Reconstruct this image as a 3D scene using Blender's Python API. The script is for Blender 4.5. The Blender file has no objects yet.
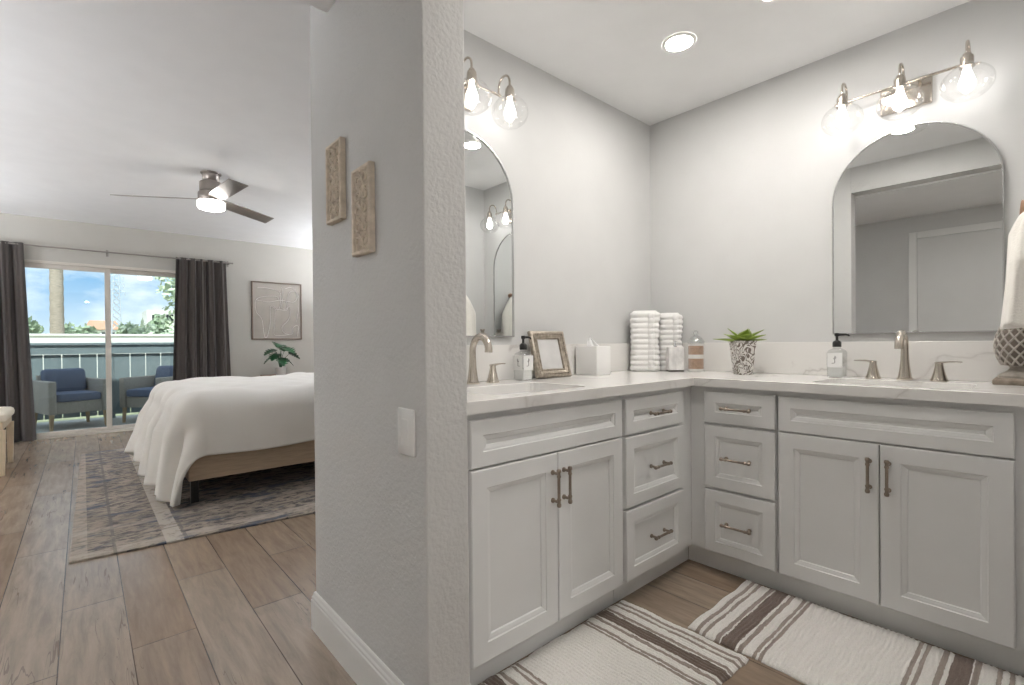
import bpy, bmesh, math, random
from mathutils import Vector, Matrix
C = bpy.context.scene.collection
PI = math.pi
random.seed(7)

# ------------------------------------------------------------------ camera, world, sun, exposure
sc = bpy.context.scene
cam_data = bpy.data.cameras.new('camera')
cam_data.sensor_fit = 'HORIZONTAL'; cam_data.sensor_width = 36.0
cam_data.lens = 17.01588
cam_data.shift_x = 0.00357; cam_data.shift_y = 0.00365
cam_data.clip_start = 0.02; cam_data.clip_end = 400
cam = bpy.data.objects.new('camera', cam_data); C.objects.link(cam)
M = Matrix(((0.75125, 0.011114, -0.659924), (-0.659961, -0.000453, -0.751299), (-0.008649, 0.999938, 0.006995))).to_4x4()
M.translation = Vector((0, 0, 1.0666))
cam.matrix_world = M
sc.camera = cam
sc.view_settings.view_transform = 'Standard'
sc.view_settings.look = 'None'
sc.view_settings.gamma = 1.0
sc.view_settings.use_curve_mapping = False
sc.view_settings.exposure = 0.0

SKY = 1.5
BULB = 16.5
DOWN = 205.0
HALL_FILL = 480.0
ROOM_FILL = 60.0
TORCH_FILL = 480.0
FAN = 14.0

world = bpy.data.worlds.new('sky'); sc.world = world; world.use_nodes = True
nt = world.node_tree; nt.nodes.clear()
def nd(tree, t, **kw):
    n = tree.nodes.new(t)
    for k, v in kw.items():
        if k.startswith('i_'): n.inputs[k[2:].replace('_', ' ')].default_value = v
        else: setattr(n, k, v)
    return n
out = nd(nt, 'ShaderNodeOutputWorld'); bg = nd(nt, 'ShaderNodeBackground'); bg.inputs[1].default_value = SKY
tc = nd(nt, 'ShaderNodeTexCoord'); sep = nd(nt, 'ShaderNodeSeparateXYZ')
nt.links.new(tc.outputs['Generated'], sep.inputs[0])
grad = nd(nt, 'ShaderNodeValToRGB')
grad.color_ramp.elements[0].position = 0.0; grad.color_ramp.elements[0].color = (0.80, 0.86, 0.92, 1)
grad.color_ramp.elements[1].position = 0.6; grad.color_ramp.elements[1].color = (0.42, 0.55, 0.74, 1)
ge = grad.color_ramp.elements.new(0.11); ge.color = (0.27, 0.50, 0.76, 1)
nt.links.new(sep.outputs[2], grad.inputs[0])
mp = nd(nt, 'ShaderNodeMapping'); mp.inputs['Scale'].default_value = (6, 6, 13); mp.inputs['Location'].default_value = (0.5, 0.2, 0.35)
nt.links.new(tc.outputs['Generated'], mp.inputs[0])
cl = nd(nt, 'ShaderNodeTexNoise'); cl.inputs['Scale'].default_value = 1.3; cl.inputs['Detail'].default_value = 7; cl.inputs['Roughness'].default_value = 0.55
nt.links.new(mp.outputs[0], cl.inputs['Vector'])
cr = nd(nt, 'ShaderNodeValToRGB'); cr.color_ramp.elements[0].position = 0.40; cr.color_ramp.elements[1].position = 0.60
nt.links.new(cl.outputs[0], cr.inputs[0])
mx = nd(nt, 'ShaderNodeMixRGB'); mx.inputs[2].default_value = (0.95, 0.96, 1.0, 1)
nt.links.new(cr.outputs[0], mx.inputs[0]); nt.links.new(grad.outputs[0], mx.inputs[1])
nt.links.new(mx.outputs[0], bg.inputs[0]); nt.links.new(bg.outputs[0], out.inputs[0])

sun_d = bpy.data.lights.new('sun', 'SUN'); sun_d.energy = 6; sun_d.angle = 0.01; sun_d.color = (1, 0.95, 0.88)
sun = bpy.data.objects.new('sun', sun_d); C.objects.link(sun)
sun.rotation_euler = (math.radians(42), 0, math.radians(-20))   # high behind the building, lighting what faces the camera

# ------------------------------------------------------------------ helpers
def lin(c):
    return tuple(((v / 255) / 12.92 if v / 255 <= 0.04045 else ((v / 255 + 0.055) / 1.055) ** 2.4) for v in c)

def mat(name, rgb, rough=0.5, metal=0.0, bump=0.0, bscale=200.0, var=0.0, vscale=6.0, spec=0.5, coat=0.0, trans=0.0, sheen=0.0, stretch=None, bdist=0.002):
    m = bpy.data.materials.new(name); m.use_nodes = True
    t = m.node_tree; b = t.nodes['Principled BSDF']
    c = lin(rgb) + (1,)
    b.inputs['Base Color'].default_value = c
    b.inputs['Roughness'].default_value = rough; b.inputs['Metallic'].default_value = metal
    b.inputs['Specular IOR Level'].default_value = spec; b.inputs['Coat Weight'].default_value = coat
    b.inputs['Sheen Weight'].default_value = sheen
    tc = nd(t, 'ShaderNodeTexCoord'); src = tc.outputs['Object']
    if stretch:
        mp = nd(t, 'ShaderNodeMapping'); mp.inputs['Scale'].default_value = stretch
        t.links.new(src, mp.inputs[0]); src = mp.outputs[0]
    # every material is procedural: a slight tone variation, and bump where the surface has a grain
    n = nd(t, 'ShaderNodeTexNoise'); n.inputs['Scale'].default_value = vscale; n.inputs['Detail'].default_value = 4
    t.links.new(src, n.inputs['Vector'])
    r = nd(t, 'ShaderNodeValToRGB'); v = max(var, 0.015)
    r.color_ramp.elements[0].position = 0.3; r.color_ramp.elements[1].position = 0.7
    r.color_ramp.elements[0].color = tuple(x * (1 - v) for x in c[:3]) + (1,)
    r.color_ramp.elements[1].color = tuple(min(1, x * (1 + v)) for x in c[:3]) + (1,)
    t.links.new(n.outputs[0], r.inputs[0]); t.links.new(r.outputs[0], b.inputs['Base Color'])
    if bump:
        n2 = nd(t, 'ShaderNodeTexNoise'); n2.inputs['Scale'].default_value = bscale; n2.inputs['Detail'].default_value = 3
        t.links.new(src, n2.inputs['Vector'])
        bp = nd(t, 'ShaderNodeBump'); bp.inputs['Strength'].default_value = bump; bp.inputs['Distance'].default_value = bdist
        t.links.new(n2.outputs[0], bp.inputs['Height']); t.links.new(bp.outputs[0], b.inputs['Normal'])
    return m

def emit_mat(name, rgb, s):
    m = bpy.data.materials.new(name); m.use_nodes = True; t = m.node_tree
    t.nodes.clear()
    o = nd(t, 'ShaderNodeOutputMaterial'); e = nd(t, 'ShaderNodeEmission'); e.inputs[0].default_value = lin(rgb) + (1,); e.inputs[1].default_value = s
    t.links.new(e.outputs[0], o.inputs[0]); return m

def glass_mat(name, tint=(255, 255, 255), base=0.06, edge=0.6, rough=0.0, power=0.25):
    m = bpy.data.materials.new(name); m.use_nodes = True; t = m.node_tree; t.nodes.clear()
    o = nd(t, 'ShaderNodeOutputMaterial'); tr = nd(t, 'ShaderNodeBsdfTransparent'); g = nd(t, 'ShaderNodeBsdfGlossy'); mx = nd(t, 'ShaderNodeMixShader')
    lw = nd(t, 'ShaderNodeLayerWeight'); lw.inputs[0].default_value = power
    mr = nd(t, 'ShaderNodeMapRange'); mr.inputs['To Min'].default_value = base; mr.inputs['To Max'].default_value = edge
    tr.inputs[0].default_value = lin(tint) + (1,); g.inputs['Roughness'].default_value = rough
    t.links.new(lw.outputs['Facing'], mr.inputs['Value']); t.links.new(mr.outputs[0], mx.inputs[0])
    t.links.new(tr.outputs[0], mx.inputs[1]); t.links.new(g.outputs[0], mx.inputs[2]); t.links.new(mx.outputs[0], o.inputs[0])
    return m

def wloc(o):
    v = Vector((0, 0, 0))
    while o is not None:
        v += o.location; o = o.parent
    return v

def obj(name, bm, m, parent=None, smooth=False, world=False, kind=None, label=None, autosmooth=None):
    """links a bmesh as ONE mesh object; world=True when its coordinates are the room's"""
    bmesh.ops.recalc_face_normals(bm, faces=bm.faces)
    if world and parent is not None:
        bmesh.ops.translate(bm, verts=bm.verts, vec=-wloc(parent))
    me = bpy.data.meshes.new(name); bm.to_mesh(me); bm.free()
    for mm in (m if isinstance(m, (list, tuple)) else [m]): me.materials.append(mm)
    if smooth:
        for p in me.polygons: p.use_smooth = True
        if smooth != 'all' and hasattr(me, 'set_sharp_from_angle'): me.set_sharp_from_angle(angle=math.radians(40))
    o = bpy.data.objects.new(name, me); C.objects.link(o)
    if parent is not None: o.parent = parent
    if kind: o['kind'] = kind
    if label: o['label'] = label
    return o

def thing(name, label, cat, loc=(0, 0, 0), rz=0.0, group=None):
    o = bpy.data.objects.new(name, None); C.objects.link(o); o.empty_display_size = 0.1
    o.location = loc; o.rotation_euler = (0, 0, rz); o['label'] = label; o['category'] = cat
    if group: o['group'] = group
    return o

def tag(o, label, cat, group=None):
    o['label'] = label; o['category'] = cat
    if group: o['group'] = group
    return o

def struct(name, bm, m, parent=None, smooth=False):
    return obj(name, bm, m, parent, smooth, world=True, kind='structure')

def copy_tree(o, parent=None):
    c = o.copy(); C.objects.link(c); c.parent = parent
    for ch in list(o.children): copy_tree(ch, c)
    return c

def bx(bm, x0, x1, y0, y1, z0, z1, bev=0.0, seg=2):
    vs = [bm.verts.new((x, y, z)) for x in (x0, x1) for y in (y0, y1) for z in (z0, z1)]
    fs = [(0, 1, 3, 2), (4, 6, 7, 5), (0, 4, 5, 1), (2, 3, 7, 6), (0, 2, 6, 4), (1, 5, 7, 3)]
    faces = [bm.faces.new([vs[i] for i in f]) for f in fs]
    if bev:
        es = list({e for f in faces for e in f.edges})
        bmesh.ops.bevel(bm, geom=es, offset=bev, segments=seg, profile=0.5, affect='EDGES', clamp_overlap=True)

def box(x0, x1, y0, y1, z0, z1, bev=0.0, seg=2):
    bm = bmesh.new(); bx(bm, x0, x1, y0, y1, z0, z1, bev, seg); return bm

def loft(bm, rings, close=True, cap0=True, cap1=True):
    vr = [[bm.verts.new(p) for p in r] for r in rings]
    n = len(vr[0])
    for a, b in zip(vr[:-1], vr[1:]):
        for i in range(n if close else n - 1):
            j = (i + 1) % n
            try: bm.faces.new((a[i], a[j], b[j], b[i]))
            except ValueError: pass
    if cap0: bm.faces.new(vr[0][::-1])
    if cap1: bm.faces.new(vr[-1])
    return vr

def lathe(bm, prof, c=(0, 0, 0), seg=24, cap0=True, cap1=True, sx=1.0, sy=1.0):
    loft(bm, [[(c[0] + r * sx * math.cos(2 * PI * i / seg), c[1] + r * sy * math.sin(2 * PI * i / seg), c[2] + z) for i in range(seg)] for r, z in prof], True, cap0, cap1)

def tube(bm, pts, rad, seg=8, caps=True, flat=1.0):
    pts = [Vector(p) for p in pts]; n = len(pts)
    rads = rad if isinstance(rad, (list, tuple)) else [rad] * n
    rings = []; up = None
    for i, p in enumerate(pts):
        d = (pts[min(i + 1, n - 1)] - pts[max(i - 1, 0)]).normalized()
        if up is None:
            up = Vector((0, 0, 1)) if abs(d.z) < 0.9 else Vector((1, 0, 0))
        s = d.cross(up)
        if s.length < 1e-6: s = d.cross(Vector((0, 1, 0)))
        s.normalize(); u = s.cross(d).normalized(); up = u
        rings.append([p + (s * math.cos(a) + u * math.sin(a) * flat) * rads[i] for a in [2 * PI * k / seg for k in range(seg)]])
    loft(bm, rings, True, caps, caps)

def prism(bm, poly, f0, f1):
    """poly: 2D points; f0/f1 map (a,b) to 3D at the two ends"""
    loft(bm, [[f0(*p) for p in poly], [f1(*p) for p in poly]])

def rrect(w, h, r, seg=5, cx=0.0, cy=0.0):
    pts = []
    for qx, qy, a0 in ((w / 2 - r, h / 2 - r, 0), (-w / 2 + r, h / 2 - r, 90), (-w / 2 + r, -h / 2 + r, 180), (w / 2 - r, -h / 2 + r, 270)):
        for k in range(seg + 1):
            a = math.radians(a0 + 90 * k / seg); pts.append((cx + qx + r * math.cos(a), cy + qy + r * math.sin(a)))
    return pts

def ball(bm, c, r, seg=12, rings=8, s=(1, 1, 1)):
    prof = [(max(1e-4, r * math.sin(PI * i / rings)), -r * math.cos(PI * i / rings)) for i in range(rings + 1)]
    loft(bm, [[(c[0] + q * s[0] * math.cos(2 * PI * k / seg), c[1] + q * s[1] * math.sin(2 * PI * k / seg), c[2] + z * s[2]) for k in range(seg)] for q, z in prof])

def cyl(bm, a, b, r0, r1=None, seg=16):
    tube(bm, [a, b], [r0, r0 if r1 is None else r1], seg)

def mirror_y(): return Matrix.Scale(-1, 4, (0, 1, 0))

# ------------------------------------------------------------------ materials
def wall_mat(name, rgb, strength, scale):
    m = mat(name, rgb, rough=0.62, bump=strength, bscale=scale, var=0.01, spec=0.35, bdist=0.003)
    return m
M_wall = wall_mat('wall_paint', (206, 206, 205), 0.10, 90)
M_wallt = wall_mat('textured_wall_paint', (205, 204, 202), 0.95, 78)
M_bedwall = wall_mat('bedroom_wall_paint', (190, 187, 180), 0.10, 90)
M_ceil = mat('ceiling_paint', (240, 240, 240), rough=0.8, bump=0.06, bscale=120, spec=0.2)
M_trim = mat('trim_paint', (226, 225, 222), rough=0.35)
M_cab = mat('cabinet_paint', (229, 229, 228), rough=0.34, var=0.008)
M_nickel = mat('brushed_nickel', (196, 188, 178), rough=0.26, metal=1.0, bump=0.05, bscale=400, stretch=(1, 1, 0.05))
M_pull = mat('antique_nickel', (158, 146, 134), rough=0.3, metal=1.0, var=0.1, vscale=60)
M_chrome = mat('chrome', (225, 225, 228), rough=0.08, metal=1.0)
M_steel = mat('fan_nickel', (160, 152, 146), rough=0.35, metal=1.0)
M_black = mat('black_plastic', (22, 21, 21), rough=0.35)
M_white = mat('white_plastic', (236, 235, 232), rough=0.35)
M_ceramic = mat('white_porcelain', (238, 238, 237), rough=0.1, coat=0.4)
M_mirror = mat('mirror_silver', (238, 240, 240), rough=0.0, metal=1.0)
M_glass = glass_mat('clear_glass', base=0.03, edge=0.45, power=0.35)
M_pane = glass_mat('window_glass', tint=(236, 244, 246), base=0.05, edge=0.5)
M_bulb = emit_mat('lit_bulb', (255, 252, 248), BULB)
M_hall_fill = emit_mat('hall_fill_lens', (255, 252, 248), HALL_FILL)
M_torch_fill = emit_mat('uplight_fill_lens', (246, 249, 255), TORCH_FILL)
M_room_fill = emit_mat('bedroom_fill_lens', (240, 246, 255), ROOM_FILL)
M_down = emit_mat('lit_downlight_lens', (255, 250, 244), DOWN)
M_fan = emit_mat('lit_fan_lens', (255, 251, 246), FAN)

def floor_mat():
    m = bpy.data.materials.new('oak_planks'); m.use_nodes = True; t = m.node_tree; b = t.nodes['Principled BSDF']
    tc = nd(t, 'ShaderNodeTexCoord'); sp = nd(t, 'ShaderNodeSeparateXYZ'); t.links.new(tc.outputs['Object'], sp.inputs[0])
    cb = nd(t, 'ShaderNodeCombineXYZ')
    ax = nd(t, 'ShaderNodeMath', operation='ADD'); ax.inputs[1].default_value = 0.268
    t.links.new(sp.outputs[1], cb.inputs[0]); t.links.new(sp.outputs[0], ax.inputs[0]); t.links.new(ax.outputs[0], cb.inputs[1])
    br = nd(t, 'ShaderNodeTexBrick', offset=0.37, offset_frequency=2)
    br.inputs['Scale'].default_value = 1.0; br.inputs['Brick Width'].default_value = 1.32; br.inputs['Row Height'].default_value = 0.193
    br.inputs['Mortar Size'].default_value = 0.0018; br.inputs['Mortar Smooth'].default_value = 0.2; br.inputs['Bias'].default_value = 0.0
    br.inputs['Color1'].default_value = lin((156, 140, 124)) + (1,); br.inputs['Color2'].default_value = lin((138, 116, 95)) + (1,)
    br.inputs['Mortar'].default_value = lin((78, 64, 52)) + (1,)
    t.links.new(cb.outputs[0], br.inputs['Vector'])
    mp = nd(t, 'ShaderNodeMapping'); mp.inputs['Scale'].default_value = (9, 1.1, 1); t.links.new(tc.outputs['Object'], mp.inputs[0])
    g = nd(t, 'ShaderNodeTexNoise'); g.inputs['Scale'].default_value = 3.2; g.inputs['Detail'].default_value = 8; g.inputs['Roughness'].default_value = 0.65; g.inputs['Distortion'].default_value = 0.4
    t.links.new(mp.outputs[0], g.inputs['Vector'])
    gr = nd(t, 'ShaderNodeValToRGB'); gr.color_ramp.elements[0].position = 0.32; gr.color_ramp.elements[0].color = (0.62, 0.60, 0.58, 1)
    gr.color_ramp.elements[1].position = 0.66; gr.color_ramp.elements[1].color = (1.12, 1.12, 1.12, 1)
    t.links.new(g.outputs[0], gr.inputs[0])
    mu = nd(t, 'ShaderNodeMixRGB', blend_type='MULTIPLY'); mu.inputs[0].default_value = 0.75
    t.links.new(br.outputs['Color'], mu.inputs[1]); t.links.new(gr.outputs[0], mu.inputs[2])
    # dark hairline cracks along the grain
    mp2 = nd(t, 'ShaderNodeMapping'); mp2.inputs['Scale'].default_value = (5.0, 0.30, 1); t.links.new(tc.outputs['Object'], mp2.inputs[0])
    n2 = nd(t, 'ShaderNodeTexNoise'); n2.inputs['Scale'].default_value = 1.5; n2.inputs['Detail'].default_value = 4; n2.inputs['Roughness'].default_value = 0.62
    t.links.new(mp2.outputs[0], n2.inputs['Vector'])
    ab = nd(t, 'ShaderNodeMath', operation='SUBTRACT'); ab.inputs[1].default_value = 0.52; t.links.new(n2.outputs[0], ab.inputs[0])
    ab2 = nd(t, 'ShaderNodeMath', operation='ABSOLUTE'); t.links.new(ab.outputs[0], ab2.inputs[0])
    n3 = nd(t, 'ShaderNodeTexNoise'); n3.inputs['Scale'].default_value = 1.6; t.links.new(tc.outputs['Object'], n3.inputs['Vector'])
    wd = nd(t, 'ShaderNodeMapRange'); wd.inputs['From Min'].default_value = 0.5; wd.inputs['From Max'].default_value = 0.7; wd.inputs['To Min'].default_value = 0.0001; wd.inputs['To Max'].default_value = 0.009
    t.links.new(n3.outputs[0], wd.inputs['Value'])
    lt = nd(t, 'ShaderNodeMath', operation='LESS_THAN'); t.links.new(ab2.outputs[0], lt.inputs[0]); t.links.new(wd.outputs[0], lt.inputs[1])
    lf = nd(t, 'ShaderNodeMath', operation='MULTIPLY'); lf.inputs[1].default_value = 0.6; t.links.new(lt.outputs[0], lf.inputs[0])
    m2 = nd(t, 'ShaderNodeMixRGB'); m2.inputs[2].default_value = lin((92, 76, 62)) + (1,)
    t.links.new(lf.outputs[0], m2.inputs[0]); t.links.new(mu.outputs[0], m2.inputs[1])
    t.links.new(m2.outputs[0], b.inputs['Base Color'])
    b.inputs['Roughness'].default_value = 0.26; b.inputs['Specular IOR Level'].default_value = 0.75
    bp = nd(t, 'ShaderNodeBump'); bp.inputs['Strength'].default_value = 0.15; bp.inputs['Distance'].default_value = 0.002
    t.links.new(g.outputs[0], bp.inputs['Height']); t.links.new(bp.outputs[0], b.inputs['Normal'])
    return m
M_floor = floor_mat()

def quartz_mat():
    m = bpy.data.materials.new('veined_quartz'); m.use_nodes = True; t = m.node_tree; b = t.nodes['Principled BSDF']
    tc = nd(t, 'ShaderNodeTexCoord')
    n = nd(t, 'ShaderNodeTexNoise'); n.inputs['Scale'].default_value = 1.7; n.inputs['Detail'].default_value = 5; n.inputs['Roughness'].default_value = 0.5; n.inputs['Distortion'].default_value = 0.6
    t.links.new(tc.outputs['Object'], n.inputs['Vector'])
    s = nd(t, 'ShaderNodeMath', operation='SUBTRACT'); s.inputs[1].default_value = 0.47; t.links.new(n.outputs[0], s.inputs[0])
    a = nd(t, 'ShaderNodeMath', operation='ABSOLUTE'); t.links.new(s.outputs[0], a.inputs[0])
    r = nd(t, 'ShaderNodeValToRGB'); r.color_ramp.elements[0].position = 0.0; r.color_ramp.elements[0].color = lin((200, 196, 192)) + (1,)
    r.color_ramp.elements[1].position = 0.022; r.color_ramp.elements[1].color = lin((229, 227, 224)) + (1,)
    e = r.color_ramp.elements.new(0.007); e.color = lin((219, 216, 213)) + (1,)
    t.links.new(a.outputs[0], r.inputs[0])
    n2 = nd(t, 'ShaderNodeTexNoise'); n2.inputs['Scale'].default_value = 1.1; t.links.new(tc.outputs['Object'], n2.inputs['Vector'])
    mk = nd(t, 'ShaderNodeValToRGB'); mk.color_ramp.elements[0].position = 0.42; mk.color_ramp.elements[1].position = 0.58; t.links.new(n2.outputs[0], mk.inputs[0])
    mx = nd(t, 'ShaderNodeMixRGB'); mx.inputs[1].default_value = lin((229, 227, 224)) + (1,)
    t.links.new(mk.outputs[0], mx.inputs[0]); t.links.new(r.outputs[0], mx.inputs[2])
    t.links.new(mx.outputs[0], b.inputs['Base Color']); b.inputs['Roughness'].default_value = 0.16
    return m
M_quartz = quartz_mat()

# ------------------------------------------------------------------ the shell
XB, YA, H = 2.6953, 1.7014, 2.4253           # right wall, vanity back wall, alcove ceiling
XG, XW, YW, YE = 0.6468, 0.7785, 1.0547, 1.8432   # partition faces
HH = 2.214                                    # hall ceiling
HB, YWIN = 2.555, 7.733                       # bedroom ceiling, window wall
BX0, BX1 = -2.9, 4.3                         # bedroom side walls

struct('floor', box(-3.05, 4.45, -1.7, 7.86, -0.12, 0.0), M_floor)
struct('ceiling_alcove', box(XW, XB + .1, -0.1, YA + .1, H, H + .1), M_ceil)
struct('ceiling_hall', box(-0.62, XG, -1.62, 1.672, HH, HB + .1), M_ceil)
struct('ceiling_bedroom', box(BX0 - .1, BX1 + .1, 1.672, YWIN + .12, HB, HB + .1), M_ceil)
struct('wall_partition', box(XG, XW, YW, YE, 0, HB + .05, 0.004), M_wallt)
struct('wall_back', box(XW, BX1 + .1, YA, YE, 0, HB + .05), M_wall)
struct('wall_right', box(XB, XB + .13, -0.15, YA, 0, H + .06), M_wall)
struct('wall_front', box(XW, XB + .05, -0.14, -0.004, 0, H + .06), M_wall)
struct('wall_header', box(XG, XW, 0.0, YW, HH + 0.012, HB + .05), M_wallt)
struct('wall_stub', box(XG, XW, -1.62, -0.004, 0, HB + .05), M_wallt)
bm = bmesh.new()
bx(bm, -0.62, -0.5, -1.62, 1.672, 0, HH)
struct('wall_hall', bm, M_wallt)
struct('wall_hall_end', box(-0.62, XG, -1.72, -1.5, 0, HH), M_wallt)
struct('wall_bedroom_near', box(BX0 - .1, -0.62, 1.55, 1.672, 0, HB), M_bedwall)
struct('wall_bedroom_left', box(BX0 - .12, BX0, 1.672, YWIN + .12, 0, HB), M_bedwall)
struct('wall_bedroom_right', box(BX1, BX1 + .12, YE, YWIN + .12, 0, HB), M_bedwall)
DX0, DX1, DZ = -0.70, 1.17, 2.06              # sliding door opening
bm = bmesh.new()
bx(bm, BX0, DX0, YWIN, YWIN + .12, 0, HB); bx(bm, DX1, BX1, YWIN, YWIN + .12, 0, HB); bx(bm, DX0, DX1, YWIN, YWIN + .12, DZ, HB)
struct('wall_window', bm, M_bedwall)

# baseboards with a stepped cap
BBP = [(0, 0), (.014, 0), (.014, .108), (.0115, .112), (.0115, .120), (.008, .126), (.006, .136), (.003, .139), (0, .139)]
def baseboard(name, pts):
    """pts: corner path; the board stands on the left-hand side of the travel direction"""
    bm = bmesh.new(); P = [Vector((p[0], p[1])) for p in pts]; rings = []
    for i, p in enumerate(P):
        dirs = []
        if i > 0: dirs.append((p - P[i - 1]).normalized())
        if i < len(P) - 1: dirs.append((P[i + 1] - p).normalized())
        ns = [Vector((-d.y, d.x)) for d in dirs]
        n = ns[0] if len(ns) == 1 else (ns[0] + ns[1]) / (1 + ns[0].dot(ns[1]))
        rings.append([(p.x + n.x * a, p.y + n.y * a, b) for a, b in BBP])
    loft(bm, rings)
    return struct(name, bm, M_trim)
baseboard('baseboard_partition', [(XW, 1.13), (XW, YW), (XG, YW), (XG, YE), (BX1, YE)])
baseboard('baseboard_window', [(BX1, YWIN), (DX1 + .06, YWIN)])
baseboard('baseboard_window_left', [(DX0 - .06, YWIN), (BX0, YWIN)])
baseboard('baseboard_hall', [(-.5, 1.672), (-.5, .89)])

# sliding patio door
d1 = thing('door_1', 'x', 'x', (0, YWIN, 0)); del d1['label'], d1['category']; d1['kind'] = 'structure'
M_vinyl = mat('almond_vinyl', (214, 208, 198), rough=0.4)
bm = bmesh.new()
bx(bm, DX0, DX0 + .035, YWIN - .01, YWIN + .11, 0, DZ, .004); bx(bm, DX1 - .035, DX1, YWIN - .01, YWIN + .11, 0, DZ, .004)
bx(bm, DX0, DX1, YWIN - .01, YWIN + .11, DZ - .035, DZ, .004); bx(bm, DX0, DX1, YWIN - .01, YWIN + .11, 0.0, .03, .004)
o = obj('door_frame', bm, M_vinyl, d1, world=True)
def sash(x0, x1, y):
    bm = bmesh.new(); w = .055
    bx(bm, x0, x0 + w, y, y + .035, .03, DZ - .035, .004); bx(bm, x1 - w, x1, y, y + .035, .03, DZ - .035, .004)
    bx(bm, x0 + w, x1 - w, y, y + .035, DZ - .085, DZ - .035, .004); bx(bm, x0 + w, x1 - w, y, y + .035, .03, .075, .004)
    s = obj('door_sash', bm, M_vinyl, d1, world=True)
    obj('glass_pane', box(x0 + w - .005, x1 - w + .005, y + .014, y + .020, .07, DZ - .08), M_pane, s, world=True)
    return s
sash(DX0 + .035, .262, YWIN + .012)
s2 = sash(.207, DX1 - .035, YWIN + .058)

# hall door in the wall behind the camera (seen in the mirror)
d2 = thing('door_2', 'x', 'x', (-.5, .45, 0)); del d2['label'], d2['category']; d2['kind'] = 'structure'
M_doorp = mat('door_paint', (212, 211, 209), rough=0.4)
obj('door_slab', box(-.499, -.488, .05, .82, .008, 2.0, .002), M_doorp, d2, world=True)
bm = bmesh.new()
bx(bm, -.5, -.482, .822, .882, 0, 2.065, .004); bx(bm, -.5, -.482, -.012, .048, 0, 2.065, .004); bx(bm, -.5, -.482, .048, .822, 2.003, 2.065, .004)
obj('door_casing', bm, M_trim, d2, world=True)
bm = bmesh.new(); lathe(bm, [(.026, 0), (.026, .006), (.012, .010), (.010, .035), (.024, .045), (.028, .058), (.022, .068), (.004, .071)], seg=16)
bmesh.ops.rotate(bm, verts=bm.verts, matrix=Matrix.Rotation(PI / 2, 3, 'Y')); bmesh.ops.translate(bm, verts=bm.verts, vec=(-.488, .12, .95))
obj('door_knob', bm, M_nickel, d2, True, world=True)

# ------------------------------------------------------------------ vanity cabinets
YF, XF, ZC = 1.1412, 2.1578, 0.8973
XC, YC, CT = 2.1363, 1.1242, 0.0378
ZU = ZC - CT

def panel_front(x0, x1, z0, z1, fw=.052, T=.02):
    """moulded front in cabinet space: its face at y=0, its back at y=T"""
    bm = bmesh.new()
    prof = [(0, 0), (0, T - .003), (.003, T), (fw, T), (fw + .0025, T - .0035), (fw + .008, T - .0045), (fw + .017, T - .0075), (fw + .0195, T - .0115)]
    rings = []
    for i, d in prof:
        rings.append([(x0 + i, T - d, z0 + i), (x1 - i, T - d, z0 + i), (x1 - i, T - d, z1 - i), (x0 + i, T - d, z1 - i)])
    loft(bm, rings)
    return bm

def pull(bm, c, vertical, L=.13):
    """bar pull with turned ends standing off a front at y=0"""
    y = -.030
    def P(s, yy): return (c[0], yy, c[1] + s) if vertical else (c[0] + s, yy, c[1])
    h = L / 2
    prof = [(-h, .0058), (-h + .004, .0078), (-h + .010, .0078), (-h + .013, .0058), (-h + .02, .0058), (-h + .023, .0072), (-h + .027, .0072), (-h + .03, .0052)]
    prof = prof + [(-s, r) for s, r in prof[::-1]]
    tube(bm, [P(s, y) for s, r in prof], [r for s, r in prof], 12)
    for sg in (-1, 1):
        q = sg * (h - .0165)
        tube(bm, [P(q, 0.0005), P(q, -.004), P(q, -.006), P(q, y)], [.0085, .0085, .0048, .0048], 12)

def carcass(W, x_lo=0.0, x_hi=None, depth=.535):
    bm = bmesh.new(); x_hi = W if x_hi is None else x_hi
    bx(bm, x_lo, x_hi, .0205, depth, .094, ZU - .0005)
    return bm

def sink_cabinet(W, label, loc, rz, fill_l=0.0, fill_r=0.0):
    t = thing('vanity_cabinet', label, 'cabinet', loc, rz, None)
    # open-topped body: sides, bottom, back, face frame (the basin hangs inside)
    bm = bmesh.new(); a, b_ = -fill_l, W + fill_r
    bx(bm, a, a + .018, .0205, .535, .094, ZU - .0005); bx(bm, b_ - .018, b_, .0205, .535, .094, ZU - .0005)
    bx(bm, a + .018, b_ - .018, .0205, .535, .094, .112); bx(bm, a + .018, b_ - .018, .525, .535, .112, ZU - .0005)
    bx(bm, a + .018, b_ - .018, .0205, .040, .112, ZU - .0005)
    obj('body', bm, M_cab, t)
    obj('toe_kick', box(-fill_l, W + fill_r, .058, .075, 0.0, .0935), M_cab, t)
    obj('false_front', panel_front(0, W, .693, .836, .046), M_cab, t)
    mid = W * .5
    for x0, x1, hx in ((0, mid - .002, mid - .029), (mid + .002, W, mid + .027)):
        d = obj('door', panel_front(x0, x1, .102, .687, .058), M_cab, t)
        bm = bmesh.new(); pull(bm, (hx, .576), True, .128); obj('handle', bm, M_pull, d, True, label='aged nickel bar handle')
    return t

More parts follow.
